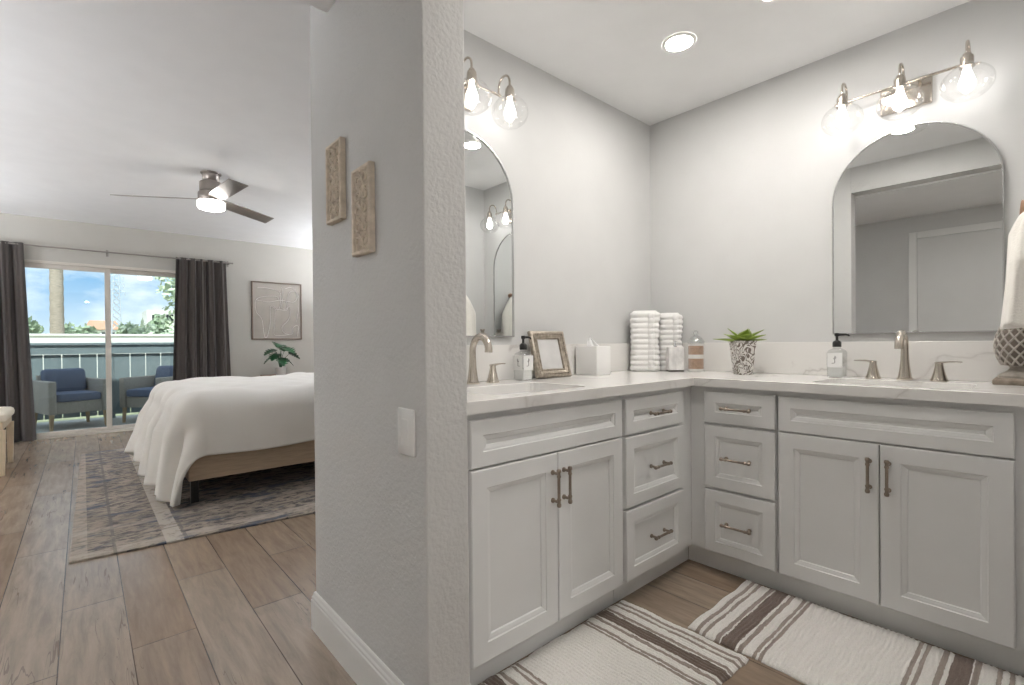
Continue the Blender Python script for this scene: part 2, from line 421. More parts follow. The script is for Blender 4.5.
def drawer_cabinet(W, label, loc, rz, fill_l=0.0, fill_r=0.0, toe_l=0.0, toe_r=0.0):
    t = thing('drawer_cabinet', label, 'cabinet', loc, rz, None)
    obj('body', carcass(W, -fill_l, W + fill_r), M_cab, t)
    obj('toe_kick', box(-fill_l - toe_l, W + fill_r + toe_r, .058, .075, 0, .0935), M_cab, t)
    for z0, z1 in ((.693, .836), (.398, .682), (.102, .386)):
        d = obj('drawer', panel_front(0, W, z0, z1, .05), M_cab, t)
        bm = bmesh.new(); pull(bm, (W / 2, (z0 + z1) / 2), False, .132); obj('handle', bm, M_pull, d, True, label='aged nickel bar handle')
    return t
sink_cabinet(.747, 'white two-door sink cabinet beside the partition wall, under the left basin', (.853, YF, 0), 0, fill_l=.853 - XW - .001, fill_r=.01)
drawer_cabinet(.448, 'wider white three-drawer cabinet on the left run, next to the inside corner', (1.625, YF, 0), 0, fill_l=.012, fill_r=XF - 2.073 + .020, toe_r=.0375)
drawer_cabinet(.304, 'narrower white three-drawer cabinet on the right run, right of the inside corner', (XF, 1.0865, 0), -PI / 2, fill_l=.0747, fill_r=.006, toe_l=.0365)
sink_cabinet(.678, 'white two-door sink cabinet under the right basin, right of the narrow drawers', (XF, .769, 0), -PI / 2, fill_l=.01, fill_r=.089)

# countertop: L-shaped slab with two basin cut-outs, backsplashes as parts
ct = thing('countertop', 'white veined quartz worktop running round the corner over all the cabinets', 'countertop', (XC, YC, ZU))
SA = dict(cx=1.226, cy=1.341, w=.47, h=.30)      # basin openings
SB = dict(cx=2.359, cy=.4345, w=.30, h=.47)
outer = [(XW + .001, YC), (XC, YC), (XC, .0), (XB - .001, .0), (XB - .001, YA - .001), (XW + .001, YA - .001)]
bm = bmesh.new()
def loop(pts, z):
    vs = [bm.verts.new((x, y, z)) for x, y in pts]
    return [bm.edges.new((vs[i], vs[(i + 1) % len(vs)])) for i in range(len(vs))]
holes = [rrect(s['w'], s['h'], .045, 5, s['cx'], s['cy']) for s in (SA, SB)]
es = loop(outer, ZC) + loop(holes[0], ZC) + loop(holes[1], ZC)
bmesh.ops.triangle_fill(bm, use_beauty=True, use_dissolve=False, edges=es)
top = list(bm.faces)
r = bmesh.ops.extrude_face_region(bm, geom=top)
vs = [v for v in r['geom'] if isinstance(v, bmesh.types.BMVert)]
bmesh.ops.translate(bm, verts=vs, vec=(0, 0, -CT))
bmesh.ops.recalc_face_normals(bm, faces=bm.faces)
be = [e for e in bm.edges if len(e.link_faces) == 2 and e.calc_face_angle(0) > 1.0 and all(v.co.z > ZC - .001 for v in e.verts)]
bmesh.ops.bevel(bm, geom=be, offset=.0025, segments=2, profile=.5, affect='EDGES', clamp_overlap=True)
obj('slab', bm, M_quartz, ct, world=True)
ZS = 1.058
obj('backsplash', box(XW + .001, XB - .001, YA - .0205, YA - .0005, ZC + .0003, ZS, .0015), M_quartz, ct, world=True)
obj('backsplash', box(XB - .0205, XB - .0005, .0, YA - .021, ZC + .0003, ZS, .0015), M_quartz, ct, world=True)

# basins
def basin(s, label):
    t = thing('sink', label, 'sink', (s['cx'], s['cy'], ZU))
    bm = bmesh.new()
    rings = []
    for g, z, r in ((.008, -.0008, .05), (-.002, -.0008, .043), (-.006, -.03, .043), (-.016, -.09, .045), (-.034, -.118, .05), (-.07, -.128, .05)):
        rings.append([(x, y, z) for x, y in rrect(s['w'] + 2 * g, s['h'] + 2 * g, r)])
    rings.append([(x, y, -.133) for x, y in rrect(.08, .08, .035)])
    rings.append([(x, y, -.150) for x, y in rrect(.08, .08, .035)])
    for g, z, r in ((-.05, -.142, .05), (-.018, -.128, .05), (-.008, -.09, .045), (.003, -.03, .045), (.008, -.010, .05)):
        rings.append([(x, y, z) for x, y in rrect(s['w'] + 2 * g, s['h'] + 2 * g, r)])
    loft(bm, rings, True, False, False)
    obj('basin', bm, M_ceramic, t, True)
    bm = bmesh.new(); lathe(bm, [(.001, -.128), (.018, -.128), (.024, -.130), (.026, -.1325), (.026, -.136), (.001, -.136)], seg=20)
    obj('drain', bm, M_nickel, t, True)
    return t
basin(SA, 'white undermount basin in the left worktop beside the partition wall')
basin(SB, 'white undermount basin in the right worktop below the wide mirror')

# faucets
def faucet(loc, rz, label):
    """local: spout reaches toward -y, handles at +-x"""
    t = thing('faucet', label, 'faucet', loc, rz, None)
    bm = bmesh.new()
    lathe(bm, [(.0275, 0), (.0285, .003), (.0285, .007), (.025, .009), (.0245, .012)], seg=24)
    path = []; rad = []
    for k in range(9):
        z = .010 + .125 * k / 8; path.append((0, 0, z)); rad.append(.0135 + .0105 * (1 - k / 8) ** 2.2)
    R = .054
    for k in range(1, 15):
        a = PI * .93 * k / 14; path.append((0, -R + R * math.cos(a), .135 + R * 1.12 * math.sin(a))); rad.append(.0135 + .0018 * k / 14)
    e = path[-1]; path += [(0, e[1] + .001, e[2] - .016)]; rad += [.0160]
    tube(bm, path, rad, 20)
    obj('spout', bm, M_nickel, t, True)
    for sg in (-1, 1):
        hx = sg * .108
        bm = bmesh.new()
        lathe(bm, [(.0285, 0), (.029, .004), (.0265, .008), (.0235, .016), (.019, .034), (.0150, .052), (.0130, .066), (.0125, .072), (.010, .075)], (hx, 0, 0), seg=24)
        h = obj('handle_base', bm, M_nickel, t, True)
        bm = bmesh.new()
        rings = []
        for s, w, zz, th in ((-.013, .007, .0735, .006), (-.010, .011, .0740, .008), (.010, .0112, .0755, .008), (.03, .0085, .0785, .006), (.052, .0075, .0790, .005), (.066, .0072, .0785, .0045), (.069, .004, .0785, .003)):
            rings.append([(hx + sg * s, y * w, zz + z * th / 2) for y, z in ((-1, -.6), (-.7, -1), (.7, -1), (1, -.6), (1, .6), (.7, 1), (-.7, 1), (-1, .6))])
        loft(bm, rings); obj('lever', bm, M_nickel, h, True)
    return t
faucet((1.213, 1.606, ZC), 0, 'brushed nickel high-arc faucet set behind the left basin by the partition')
faucet((2.580, .4265, ZC), -PI / 2, 'brushed nickel high-arc faucet set behind the right basin under the wide mirror')

# arched mirrors
def arch(w, h, inset=0.0, seg=28):
    r = w / 2 - inset; zc = h - w / 2
    pts = [(-r, inset), (r, inset)]
    for k in range(seg + 1):
        a = PI * k / seg; pts.append((r * math.cos(a), zc + r * math.sin(a)))
    return pts
M_mframe = mat('polished_steel_frame', (205, 205, 205), rough=0.25, metal=1.0)
def mirror(loc, rz, label, w=.572, h=.893):
    """local: hangs on a wall at y=0 facing -y"""
    t = thing('arched_mirror', label, 'mirror', loc, rz, None)
    bm = bmesh.new(); n = len(arch(w, h))
    a0, a1 = arch(w, h), arch(w, h, .005)
    rings = [[(x, -.002, z) for x, z in a0], [(x, -.0165, z) for x, z in a0], [(x, -.018, z) for x, z in arch(w, h, .001)], [(x, -.018, z) for x, z in arch(w, h, .004)], [(x, -.0165, z) for x, z in a1], [(x, -.002, z) for x, z in a1]]
    vr = [[bm.verts.new(p) for p in r_] for r_ in rings]
    for i in range(6):
        A_, B_ = vr[i], vr[(i + 1) % 6]
        for j in range(n): bm.faces.new((A_[j], A_[(j + 1) % n], B_[(j + 1) % n], B_[j]))
    obj('mirror_frame', bm, M_mframe, t, True)
    bm = bmesh.new(); g = arch(w, h, .0048)
    prism(bm, g, lambda x, z: (x, -.012, z), lambda x, z: (x, -.003, z))
    obj('mirror_glass', bm, M_mirror, t)
    return t
mirror((1.233, YA, 1.094), 0, 'narrow-looking arched mirror half hidden by the partition, over the left basin')
mirror((XB - .0025, .4255, 1.094), -PI / 2 + .0082, 'wide arched mirror over the right basin reflecting a dim hall and door')

# three-globe sconces
def sconce(loc, rz, label, xs, zc=2.055):
    """local: wall at y=0, facing -y; loc z = 0"""
    t = thing('vanity_light', label, 'light', loc, rz, None)
    bm = bmesh.new(); bx(bm, xs[1] - .088, xs[1] + .088, -.022, -.001, 2.052, 2.168, .006, 3)
    obj('backplate', bm, M_nickel, t, True)
    bm = bmesh.new(); tube(bm, [(xs[0] - .006, -.055, 2.150), (xs[2] + .006, -.055, 2.150)], .0055, 10)
    for q in (-.05, .05): tube(bm, [(xs[1] + q, -.020, 2.150), (xs[1] + q, -.055, 2.150)], .006, 10)
    for x in (xs[0] - .006, xs[2] + .006): ball(bm, (x, -.055, 2.150), .008)
    obj('crossbar', bm, M_nickel, t, True)
    for x in xs:
        bm = bmesh.new(); pts = [(x, -.055, 2.150), (x, -.056, 2.178)]
        for k in range(11):
            a = PI * (1 - k / 10); pts.append((x, -.0925 - .0365 * math.cos(a) * 1.0, 2.178 + .040 * math.sin(a)))
        pts.append((x, -.129, 2.160))
        pts = [pts[0], pts[1]] + [(x, -.0925 + .0365 * math.cos(PI * k / 10), 2.178 + .040 * math.sin(PI * k / 10)) for k in range(1, 11)] + [(x, -.129, 2.150)]
        tube(bm, pts, .0048, 10); arm = obj('arm', bm, M_nickel, t, True)
        bm = bmesh.new(); lathe(bm, [(.006, 2.160), (.012, 2.158), (.014, 2.150), (.019, 2.146), (.0205, 2.138), (.0205, 2.112), (.0235, 2.110), (.0235, 2.104), (.019, 2.102)], (x, -.129, 0), seg=20)
        for a in (0, 2.1, 4.2):
            tube(bm, [(x + .022 * math.cos(a), -.129 + .022 * math.sin(a), 2.107), (x + .033 * math.cos(a), -.129 + .033 * math.sin(a), 2.107)], .003, 8)
            ball(bm, (x + .034 * math.cos(a), -.129 + .034 * math.sin(a), 2.107), .0045, 8, 6)
        obj('socket', bm, M_nickel, t, True)
        bm = bmesh.new(); prof = [(.030, 2.116), (.029, 2.106)]
        for k in range(0, 17):
            a = math.radians(68 - (68 + 62) * k / 16); prof.append((.080 * math.cos(a), zc - .010 + .066 * math.sin(a)))
        lathe(bm, prof, (x, -.129, 0), seg=36, cap0=False, cap1=False)
        sh = obj('globe_shade', bm, M_glass, t, 'all', label='clear glass globe open at the bottom')
        bm = bmesh.new(); lathe(bm, [(.010, 2.103), (.012, 2.090), (.018, 2.070), (.024, 2.052), (.025, 2.040), (.021, 2.026), (.012, 2.017), (.002, 2.015)], (x, -.129, 0), seg=16)
        obj('bulb', bm, M_bulb, t, 'all', label='glowing light bulb')
    return t
# world: left unit on the back wall, right unit on the right wall
sconce((0, YA, .020), 0, 'three-globe brushed nickel vanity light over the left mirror, partly behind the partition', (.990, 1.196, 1.402))
sconce((XB, 0, .007), -PI / 2, 'three-globe brushed nickel vanity light over the wide right mirror', (-.642, -.438, -.234))

# recessed ceiling lights, then the added fill lamps
def downlight(x, y, label, z=H, lens=None):
    t = thing('recessed_light', label, 'light', (x, y, z), 0, None)
    bm = bmesh.new(); loft(bm, [[(r_ * math.cos(2 * PI * i / 32), r_ * math.sin(2 * PI * i / 32), z) for i in range(32)] for r_, z in ((.074, -.0005), (.074, -.004), (.070, -.0065), (.060, -.0065), (.056, -.003))], True, False, False)
    obj('trim_ring', bm, M_white, t, True)
    bm = bmesh.new(); lathe(bm, [(.0575, -.0035), (.056, -.0045), (.001, -.0045)], seg=32); obj('lens', bm, lens or M_down, t)
    return t
downlight(2.05, 1.14, 'round recessed light in the alcove ceiling, seen directly')
downlight(2.018, .723, 'round recessed ceiling light seen only in the left mirror')
downlight(1.354, .647, 'round recessed ceiling light seen only at the top of the right mirror')

downlight(.08, -.95, 'added fill light in the hall ceiling behind the camera, unseen', HH, M_hall_fill)  # unseen fill added to brighten the hall side and partition end

def fill_dome(x, y, label):  # out-of-view fill fixture, added to raise the bedroom brightness
    t = thing('fill_dome', label, 'light', (x, y, HB), 0, None)
    bm = bmesh.new(); lathe(bm, [(.165, -.0005), (.170, -.006), (.168, -.022), (.158, -.026)], seg=32); obj('base_ring', bm, M_nickel, t, True)
    bm = bmesh.new(); lathe(bm, [(.157, -.0265), (.155, -.06), (.135, -.095), (.095, -.120), (.04, -.132), (.001, -.134)], seg=32, cap0=False); obj('opal_dome', bm, M_room_fill, t, 'all')
    return t
def fill_uplighter(x, y, label):  # unseen lamps added to throw fill onto the bedroom ceiling
    t = thing('fill_floor_lamp', label, 'fill light', (x, y, 0), 0, None)
    bm = bmesh.new(); lathe(bm, [(.14, .0005), (.142, .006), (.136, .016), (.03, .024), (.014, .030)], seg=28); obj('base', bm, M_nickel, t, True)
    bm = bmesh.new(); tube(bm, [(0, 0, .0305), (0, 0, 1.299)], .012, 12); obj('pole', bm, M_nickel, t, True)
    bm = bmesh.new(); lathe(bm, [(.02, 1.30), (.06, 1.312), (.12, 1.35), (.165, 1.40), (.170, 1.41), (.162, 1.40), (.150, 1.385)], seg=32, cap1=False); obj('bowl', bm, M_white, t, True)
    bm = bmesh.new(); lathe(bm, [(.149, 1.386), (.148, 1.390), (.001, 1.392)], seg=28); obj('lens', bm, M_torch_fill, t)
fill_uplighter(-2.3, 3.5, 'added bowl-topped fill lamp left of the view, nearer the hall')
fill_uplighter(-2.45, 6.3, 'added bowl-topped fill lamp left of the view, nearer the patio door')
fill_uplighter(3.85, 6.4, 'added bowl-topped fill lamp hidden by the partition, past the bed head')
fill_dome(2.6, 4.4, 'added opal dome fill light over the bed, hidden by the partition')
# ------------------------------------------------------------------ things on the worktop
def curve_pts(f, n): return [f(i / (n - 1)) for i in range(n)]

M_liquid = glass_mat('bottle_plastic', tint=(248, 249, 249), base=0.03, edge=0.3, power=0.4)
M_label = mat('bottle_label', (232, 232, 230), rough=0.5)
M_ink = mat('dark_ink', (70, 68, 66), rough=0.6)
def dispenser(loc, rz, label, noz=PI):
    t = thing('soap_dispenser', label, 'soap dispenser', loc, rz, None)
    w = .066
    bm = bmesh.new()
    loft(bm, [[(x, y, z) for x, y in rrect(ww, ww, rr)] for ww, rr, z in ((w - .006, .008, 0), (w, .009, .003), (w, .009, .112), (w - .008, .010, .122), (.040, .018, .129), (.030, .0145, .132), (.030, .0145, .138))])
    b = obj('bottle', bm, M_liquid, t, True, label='clear bottle')
    bm = bmesh.new(); loft(bm, [[(x, y, z) for x, y in rrect(ww, ww, .007)] for ww, z in ((w - .010, .003), (w - .008, .005), (w - .008, .050), (w - .010, .051))])
    obj('soap', bm, mat('clear_soap', (228, 228, 226), rough=0.15), t, True)
    e_ = w / 2 + .0002
    for side in (0, 1):
        def Q(a, z, d): return (a, -e_ - d, z) if side == 0 else (-e_ - d, a, z)
        bm = bmesh.new(); prism(bm, [(-.029, .046), (.029, .046), (.029, .112), (-.029, .112)], lambda p, q: Q(p, q, 0), lambda p, q: Q(p, q, .0006))
        lb = obj('label_sticker', bm, M_label, t)
        # a small stem with two leaves over a rule, as one line mark
        bm = bmesh.new(); tube(bm, [Q(-.012, .064, .0009), Q(-.004, .065, .0009), Q(0, .067, .0009), Q(0, .080, .0009), Q(-.005, .088, .0009), Q(-.001, .086, .0009), Q(.001, .098, .0009), Q(.005, .092, .0009), Q(.001, .084, .0009)], .0011, 6)
        obj('label_emblem', bm, M_ink, lb)
    bm = bmesh.new(); lathe(bm, [(.017, .138), (.0175, .141), (.0175, .158), (.013, .165), (.0065, .168), (.0055, .172), (.0055, .186), (.009, .187), (.010, .190), (.010, .199), (.008, .201)], seg=18)
    c, s_ = math.cos(noz), math.sin(noz)
    tube(bm, [(.004 * c, .004 * s_, .194), (.034 * c, .034 * s_, .194), (.045 * c, .045 * s_, .191), (.047 * c, .047 * s_, .186)], [.006, .0048, .0042, .0040], 10)
    obj('pump', bm, M_black, t, True, label='black pump top')
    return t
dispenser((1.500, 1.605, ZC), 0, 'square clear soap bottle with black pump, between the left faucet and the photo frame', math.radians(0))
dispenser((2.578, .668, ZC), -PI / 2, 'square clear soap bottle with black pump, left of the right faucet', math.radians(0))

# leaning ornate photo frame
M_sil = mat('antiqued_silver', (164, 154, 141), rough=0.42, metal=0.5, var=0.3, vscale=70, bump=0.5, bscale=180)
pf = thing('photo_frame', 'ornate antique silver photo frame leaning back on the left worktop', 'picture frame', (1.672, 1.568, ZC + .001), math.radians(-9))
W_, H_ = .205, .228; tl = math.radians(17)
def lean(x, y, z):  # y = depth behind the front
    return (x, z * math.sin(tl) + y * math.cos(tl), z * math.cos(tl) - y * math.sin(tl) + .0065)
bm = bmesh.new(); rings = []
for i, d in ((0, .018), (0, .004), (.004, -.002), (.012, -.005), (.022, -.003), (.028, .001), (.033, .003), (.037, .0005), (.041, .006), (.041, .014)):
    rings.append([lean(-W_ / 2 + i, d, i), lean(W_ / 2 - i, d, i), lean(W_ / 2 - i, d, H_ - i), lean(-W_ / 2 + i, d, H_ - i)])
loft(bm, rings + [rings[0]], True, False, False)
bmesh.ops.remove_doubles(bm, verts=bm.verts, dist=1e-6)
fr = obj('frame_moulding', bm, M_sil, pf, True)
bm = bmesh.new()
def bead(a, b, n, r):
    for k in range(n):
        q = a + (b - a) * ((k + .5) / n)
        ball(bm, lean(q.x, q.y, q.z), r, 7, 5)
for i, dd, n1, n2, r in ((.0165, -.004, 17, 20, .0046), (.0345, .002, 22, 25, .0026)):
    A_ = [Vector((-W_ / 2 + i, dd, i)), Vector((W_ / 2 - i, dd, i)), Vector((W_ / 2 - i, dd, H_ - i)), Vector((-W_ / 2 + i, dd, H_ - i))]
    for k in range(4): bead(A_[k], A_[(k + 1) % 4], n1 if k % 2 == 0 else n2, r)
obj('ornament', bm, M_sil, fr, True)
bm = bmesh.new(); i = .040; loft(bm, [[lean(-W_ / 2 + i, d, i), lean(W_ / 2 - i, d, i), lean(W_ / 2 - i, d, H_ - i), lean(-W_ / 2 + i, d, H_ - i)] for d in (.008, .012)])
obj('photo_insert', bm, mat('pale_photo_print', (205, 204, 203), rough=0.12, var=0.06, vscale=18), pf, label='blank pale insert')
bm = bmesh.new(); i = .004; loft(bm, [[lean(-W_ / 2 + i, d, i), lean(W_ / 2 - i, d, i), lean(W_ / 2 - i, d, H_ - i), lean(-W_ / 2 + i, d, H_ - i)] for d in (.0125, .0175)])
obj('backing', bm, M_black, pf)
bm = bmesh.new(); p0 = lean(0, .018, .17); pe = (0, .100, .0005)
loft(bm, [[(p0[0] - .02, p0[1], p0[2]), (p0[0] + .02, p0[1], p0[2]), (p0[0] + .02, p0[1] + .004, p0[2]), (p0[0] - .02, p0[1] + .004, p0[2])], [(-.028, pe[1], pe[2]), (.028, pe[1], pe[2]), (.028, pe[1] + .004, pe[2]), (-.028, pe[1] + .004, pe[2])]])
obj('easel_leg', bm, M_black, pf)

# tissue box
tb = thing('tissue_box', 'white square tissue box with a tissue standing out of its top', 'tissue box', (1.995, 1.603, ZC))
bm = bmesh.new(); w = .118
loft(bm, [[(x, y, z) for x, y in rrect(ww, ww * 1.18, .006, 3)] for ww, z in ((w - .004, 0), (w, .002), (w, .145), (w - .004, .148), (.060, .148), (.056, .145))])
obj('box_cover', bm, mat('white_lacquer', (232, 231, 229), rough=0.3), tb, True)
bm = bmesh.new(); nu, nv = 14, 8
rows = []
for j in range(nv + 1):
    v = j / nv; row = []
    for i in range(nu + 1):
        u = i / nu - .5
        wdt = .052 * (1 - v) ** .8 + .006; x = u * 2 * wdt * .9 - .018 * v - .01 * v * v
        y = .012 * math.sin(u * 14 + v * 2) * (1 - .6 * v)
        row.append(bm.verts.new((x, y, .1475 + .056 * v - .02 * abs(u) * v * 2)))
    rows.append(row)
for a, b in zip(rows[:-1], rows[1:]):
    for i in range(nu): bm.faces.new((a[i], a[i + 1], b[i + 1], b[i]))
o = obj('tissue', bm, mat('tissue_paper', (242, 242, 242), rough=0.9), tb, 'all')
mo = o.modifiers.new('thickness', 'SOLIDIFY'); mo.thickness = .0012

# standing rolls of ribbed white towel in the corner
M_terry = mat('white_terry', (238, 237, 235), rough=0.95, bump=0.9, bscale=420, sheen=0.3)
def towel_roll(loc, rz, label, w, d, h, ribs, seed, lean_x=0.0):
    t = thing('towel_roll', label, 'towel', loc, rz, 'rolled towels in the corner')
    rnd = random.Random(seed); bm = bmesh.new(); rings = []; N = ribs * 8
    off = [rnd.uniform(-1, 1) for _ in range(ribs + 2)]
    for k in range(N + 1):
        z = h * k / N; ph = k / 8.0; rib = abs(math.sin(PI * ph)) ** .8
        q = off[int(ph)] * (1 - ph % 1) + off[int(ph) + 1] * (ph % 1)
        waist = 1 - .07 * math.sin(PI * (z / h) ** .9) + .02 * q
        rr = .0062 * rib - .004
        if k == 0 or k == N: rr -= .006
        rings.append([(x + lean_x * z + .003 * q, y, z) for x, y in rrect((w + 2 * rr) * waist, (d + 2 * rr) * (1 - .03 * (1 - waist)), min(w, d) * .36, 6)])
    top = rings[-1]; cx = sum(p[0] for p in top) / len(top)
    for f, dz in ((.86, .010), (.66, .006), (.46, .009), (.26, .004), (.1, .007)):
        rings.append([(cx + (p[0] - cx) * f, p[1] * f, h + dz) for p in top])
    loft(bm, rings)
    obj('rolled_cloth', bm, M_terry, t, 'all')
    # the free end of the roll, a flap down one side
    bm = bmesh.new(); rows = []
    for k in range(N + 1):
        z = .004 + (h - .008) * k / N; rib = abs(math.sin(PI * k / 8.0)) ** .8
        rows.append([(w * .06 + lean_x * z, -d / 2 - .001 - .003 * rib, z), (w * .2 + lean_x * z, -d / 2 - .004 - .006 * rib, z), (w * .27 + lean_x * z, -d / 2 - .002 - .005 * rib, z), (w * .27 + lean_x * z, -d / 2 + .006, z), (w * .06 + lean_x * z, -d / 2 + .006, z)])
    loft(bm, rows); obj('free_edge', bm, M_terry, t, 'all')
    return t
towel_roll((2.452, 1.590, ZC), math.radians(-49), 'fuller white ribbed towel roll standing in the corner, the one nearer the tissue box', .168, .11, .338, 11, 3)
towel_roll((2.594, 1.512, ZC), math.radians(-49), 'white ribbed towel roll partly behind the marble dispenser', .135, .10, .326, 11, 5)

# marble dispenser
M_marble = mat('white_marble', (222, 221, 219), rough=0.3, var=0.24, vscale=26, stretch=(1, 1, .6))
md = thing('marble_dispenser', 'small white and grey marble block dispenser with a dark base, before the towel rolls', 'dispenser', (2.502, 1.428, ZC), math.radians(-44))
obj('base_plate', box(-.041, .041, -.026, .026, 0, .009, .001), mat('dark_stone', (84, 80, 76), rough=0.4), md, label='dark base')
obj('block', box(-.042, .042, -.027, .027, .0092, .138, .002), M_marble, md)
bm = bmesh.new(); lathe(bm, [(.010, .1382), (.010, .144), (.006, .146), (.0055, .158), (.008, .160), (.009, .168), (.006, .172)], seg=14)
tube(bm, [(0, 0, .166), (0, -.020, .166), (0, -.026, .163)], .004, 8)
obj('pump', bm, M_chrome, md, True)

# layered jar
jr = thing('salt_jar', 'round glass lidded jar filled with white and tan layers', 'jar', (2.536, 1.322, ZC))
bm = bmesh.new(); R = .043
lathe(bm, [(R - .004, 0), (R, .003), (R, .150), (R - .001, .156), (R - .004, .158)], seg=28, cap1=False); obj('jar_glass', bm, M_glass, jr, True, label='clear glass jar')
M_salt = mat('white_salt', (232, 230, 226), rough=0.9, bump=0.6, bscale=350); M_tan = mat('tan_salt', (176, 148, 128), rough=0.9, bump=0.6, bscale=350, var=0.2, vscale=120)
for nme, m_, z0, z1 in (('white_layer', M_salt, .004, .018), ('tan_layer', M_tan, .0182, .074), ('white_layer', M_salt, .0742, .096), ('tan_layer', M_tan, .0962, .144), ('white_layer', M_salt, .1442, .153)):
    bm = bmesh.new(); lathe(bm, [(R - .0035, z0), (R - .0035, z1)], seg=28); obj(nme, bm, m_, jr, True)
bm = bmesh.new(); lathe(bm, [(R + .001, .1585), (R + .001, .168), (R - .006, .180), (.022, .195), (.010, .201), (.008, .206), (.013, .212), (.014, .220), (.008, .227), (.001, .229)], seg=28)
obj('lid', bm, glass_mat('frosted_lid', tint=(240, 242, 242), base=.25, edge=.7, rough=.15), jr, True, label='glass lid with a knob')

# patterned planter with an agave-like succulent
def pattern_mat():
    m = bpy.data.materials.new('scrolled_glaze'); m.use_nodes = True; t = m.node_tree; b = t.nodes['Principled BSDF']
    tc = nd(t, 'ShaderNodeTexCoord'); n = nd(t, 'ShaderNodeTexNoise'); n.inputs['Scale'].default_value = 25; n.inputs['Detail'].default_value = 0; n.inputs['Distortion'].default_value = 1.1
    t.links.new(tc.outputs['Object'], n.inputs['Vector'])
    s = nd(t, 'ShaderNodeMath', operation='MULTIPLY'); s.inputs[1].default_value = 34; t.links.new(n.outputs[0], s.inputs[0])
    q = nd(t, 'ShaderNodeMath', operation='SINE'); t.links.new(s.outputs[0], q.inputs[0])
    r = nd(t, 'ShaderNodeValToRGB'); r.color_ramp.elements[0].position = .40; r.color_ramp.elements[0].color = lin((120, 110, 102)) + (1,); r.color_ramp.elements[1].position = .50; r.color_ramp.elements[1].color = lin((226, 223, 219)) + (1,)
    mr = nd(t, 'ShaderNodeMapRange'); mr.inputs['From Min'].default_value = -1; t.links.new(q.outputs[0], mr.inputs['Value']); t.links.new(mr.outputs[0], r.inputs[0])
    t.links.new(r.outputs[0], b.inputs['Base Color']); b.inputs['Roughness'].default_value = .35
    bp = nd(t, 'ShaderNodeBump'); bp.inputs['Strength'].default_value = .5; bp.inputs['Distance'].default_value = .003; t.links.new(r.outputs[0], bp.inputs['Height']); t.links.new(bp.outputs[0], b.inputs['Normal'])
    return m
pp = thing('succulent_planter', 'green agave-like succulent in a square white pot with grey scrollwork', 'plant', (2.500, 1.055, ZC), math.radians(-40))
bm = bmesh.new()
loft(bm, [[(x, y, z) for x, y in rrect(w, w, .008, 3)] for w, z in ((.066, 0), (.070, .003), (.096, .158), (.102, .162), (.102, .170), (.090, .170), (.088, .150))])
obj('pot', bm, pattern_mat(), pp, True)
bm = bmesh.new(); loft(bm, [[(x, y, z) for x, y in rrect(.087, .087, .006, 3)] for z in (.150, .156)]); obj('soil', bm, mat('dark_soil', (60, 48, 38), rough=1, bump=.8, bscale=120), pp)
M_agave = mat('succulent_green', (130, 152, 58), rough=0.42, var=0.22, vscale=22)
def blade_leaf(L, w, th, curl, cup=.25, n=10, tipw=.02):
    """a thick pointed leaf along +x, base at the origin, rising by curl"""
    bm = bmesh.new(); rings = []
    for k in range(n + 1):
        s = k / n; ww = w * (math.sin(PI * min(1, (.28 + .72 * s))) ** .7 if s > .3 else (.62 + .38 * math.sin(PI / 2 * s / .3))) 
        ww = max(ww * (1 if s < .55 else max(tipw, 1 - ((s - .55) / .45) ** 1.7)), .0006)
        x = L * s; z = curl(s)
        t_ = th * (1 - .75 * s) + .0006
        prof = []
        for a in (-1, -.5, 0, .5, 1): prof.append((x, ww * a, z + cup * ww * a * a + t_ * (1 - a * a) * .25))
        for a in (.5, 0, -.5): prof.append((x, ww * a, z + cup * ww * a * a - t_ * (1 - a * a)))
        rings.append(prof)
    loft(bm, rings); return bm
rnd = random.Random(11)
for k, (az, el, L, w) in enumerate(((10, 12, .118, .021), (62, 28, .10, .022), (118, 30, .10, .021), (170, 14, .122, .020), (215, 24, .105, .022), (262, 34, .085, .023), (310, 26, .10, .022), (35, 52, .085, .020), (150, 55, .085, .020), (270, 60, .075, .021), (345, 40, .10, .021))):
    bm = blade_leaf(L * 1.12, w * 1.65, .007, lambda s, L=L: -.012 * s * s)
    bmesh.ops.transform(bm, verts=bm.verts, matrix=Matrix.Translation((0, 0, .158)) @ Matrix.Rotation(math.radians(az), 4, 'Z') @ Matrix.Rotation(-math.radians(el), 4, 'Y') @ Matrix.Translation((.006, 0, 0)))
    obj('leaf', bm, M_agave, pp, 'all')

# lattice finial at the right end
M_weath = mat('weathered_grey', (150, 143, 134), rough=0.8, var=0.3, vscale=30, bump=.4, bscale=90)
fn = thing('pineapple_finial', 'grey weathered pineapple-shaped finial ornament on a square base, at the right end', 'ornament', (2.592, .092, ZC), 0)
bm = bmesh.new(); loft(bm, [[(x, y, z) for x, y in rrect(w, w, .004, 2)] for w, z in ((.140, 0), (.144, .003), (.144, .017), (.136, .021), (.132, .024))])
obj('plinth', bm, mat('plinth_wood', (146, 134, 122), rough=.8, var=.35, vscale=40), fn, True)
bm = bmesh.new(); lathe(bm, [(.062, .0242), (.062, .032), (.052, .040), (.036, .050), (.030, .060), (.034, .068), (.044, .074)], seg=28); obj('foot', bm, M_weath, fn, True)
def egg(t_):  # t 0..1 bottom to top
    z = .070 + .200 * t_; r = .069 * math.sin(PI * (.17 + .83 * t_) ** .92) ** .62
    return max(r, .004), z
bm = bmesh.new(); lathe(bm, [egg(k / 20) for k in range(21)], seg=32)
core = obj('body', bm, mat('finial_recess', (112, 103, 95), rough=.9, var=.2, vscale=40), fn, True)
bm = bmesh.new(); NS = 14
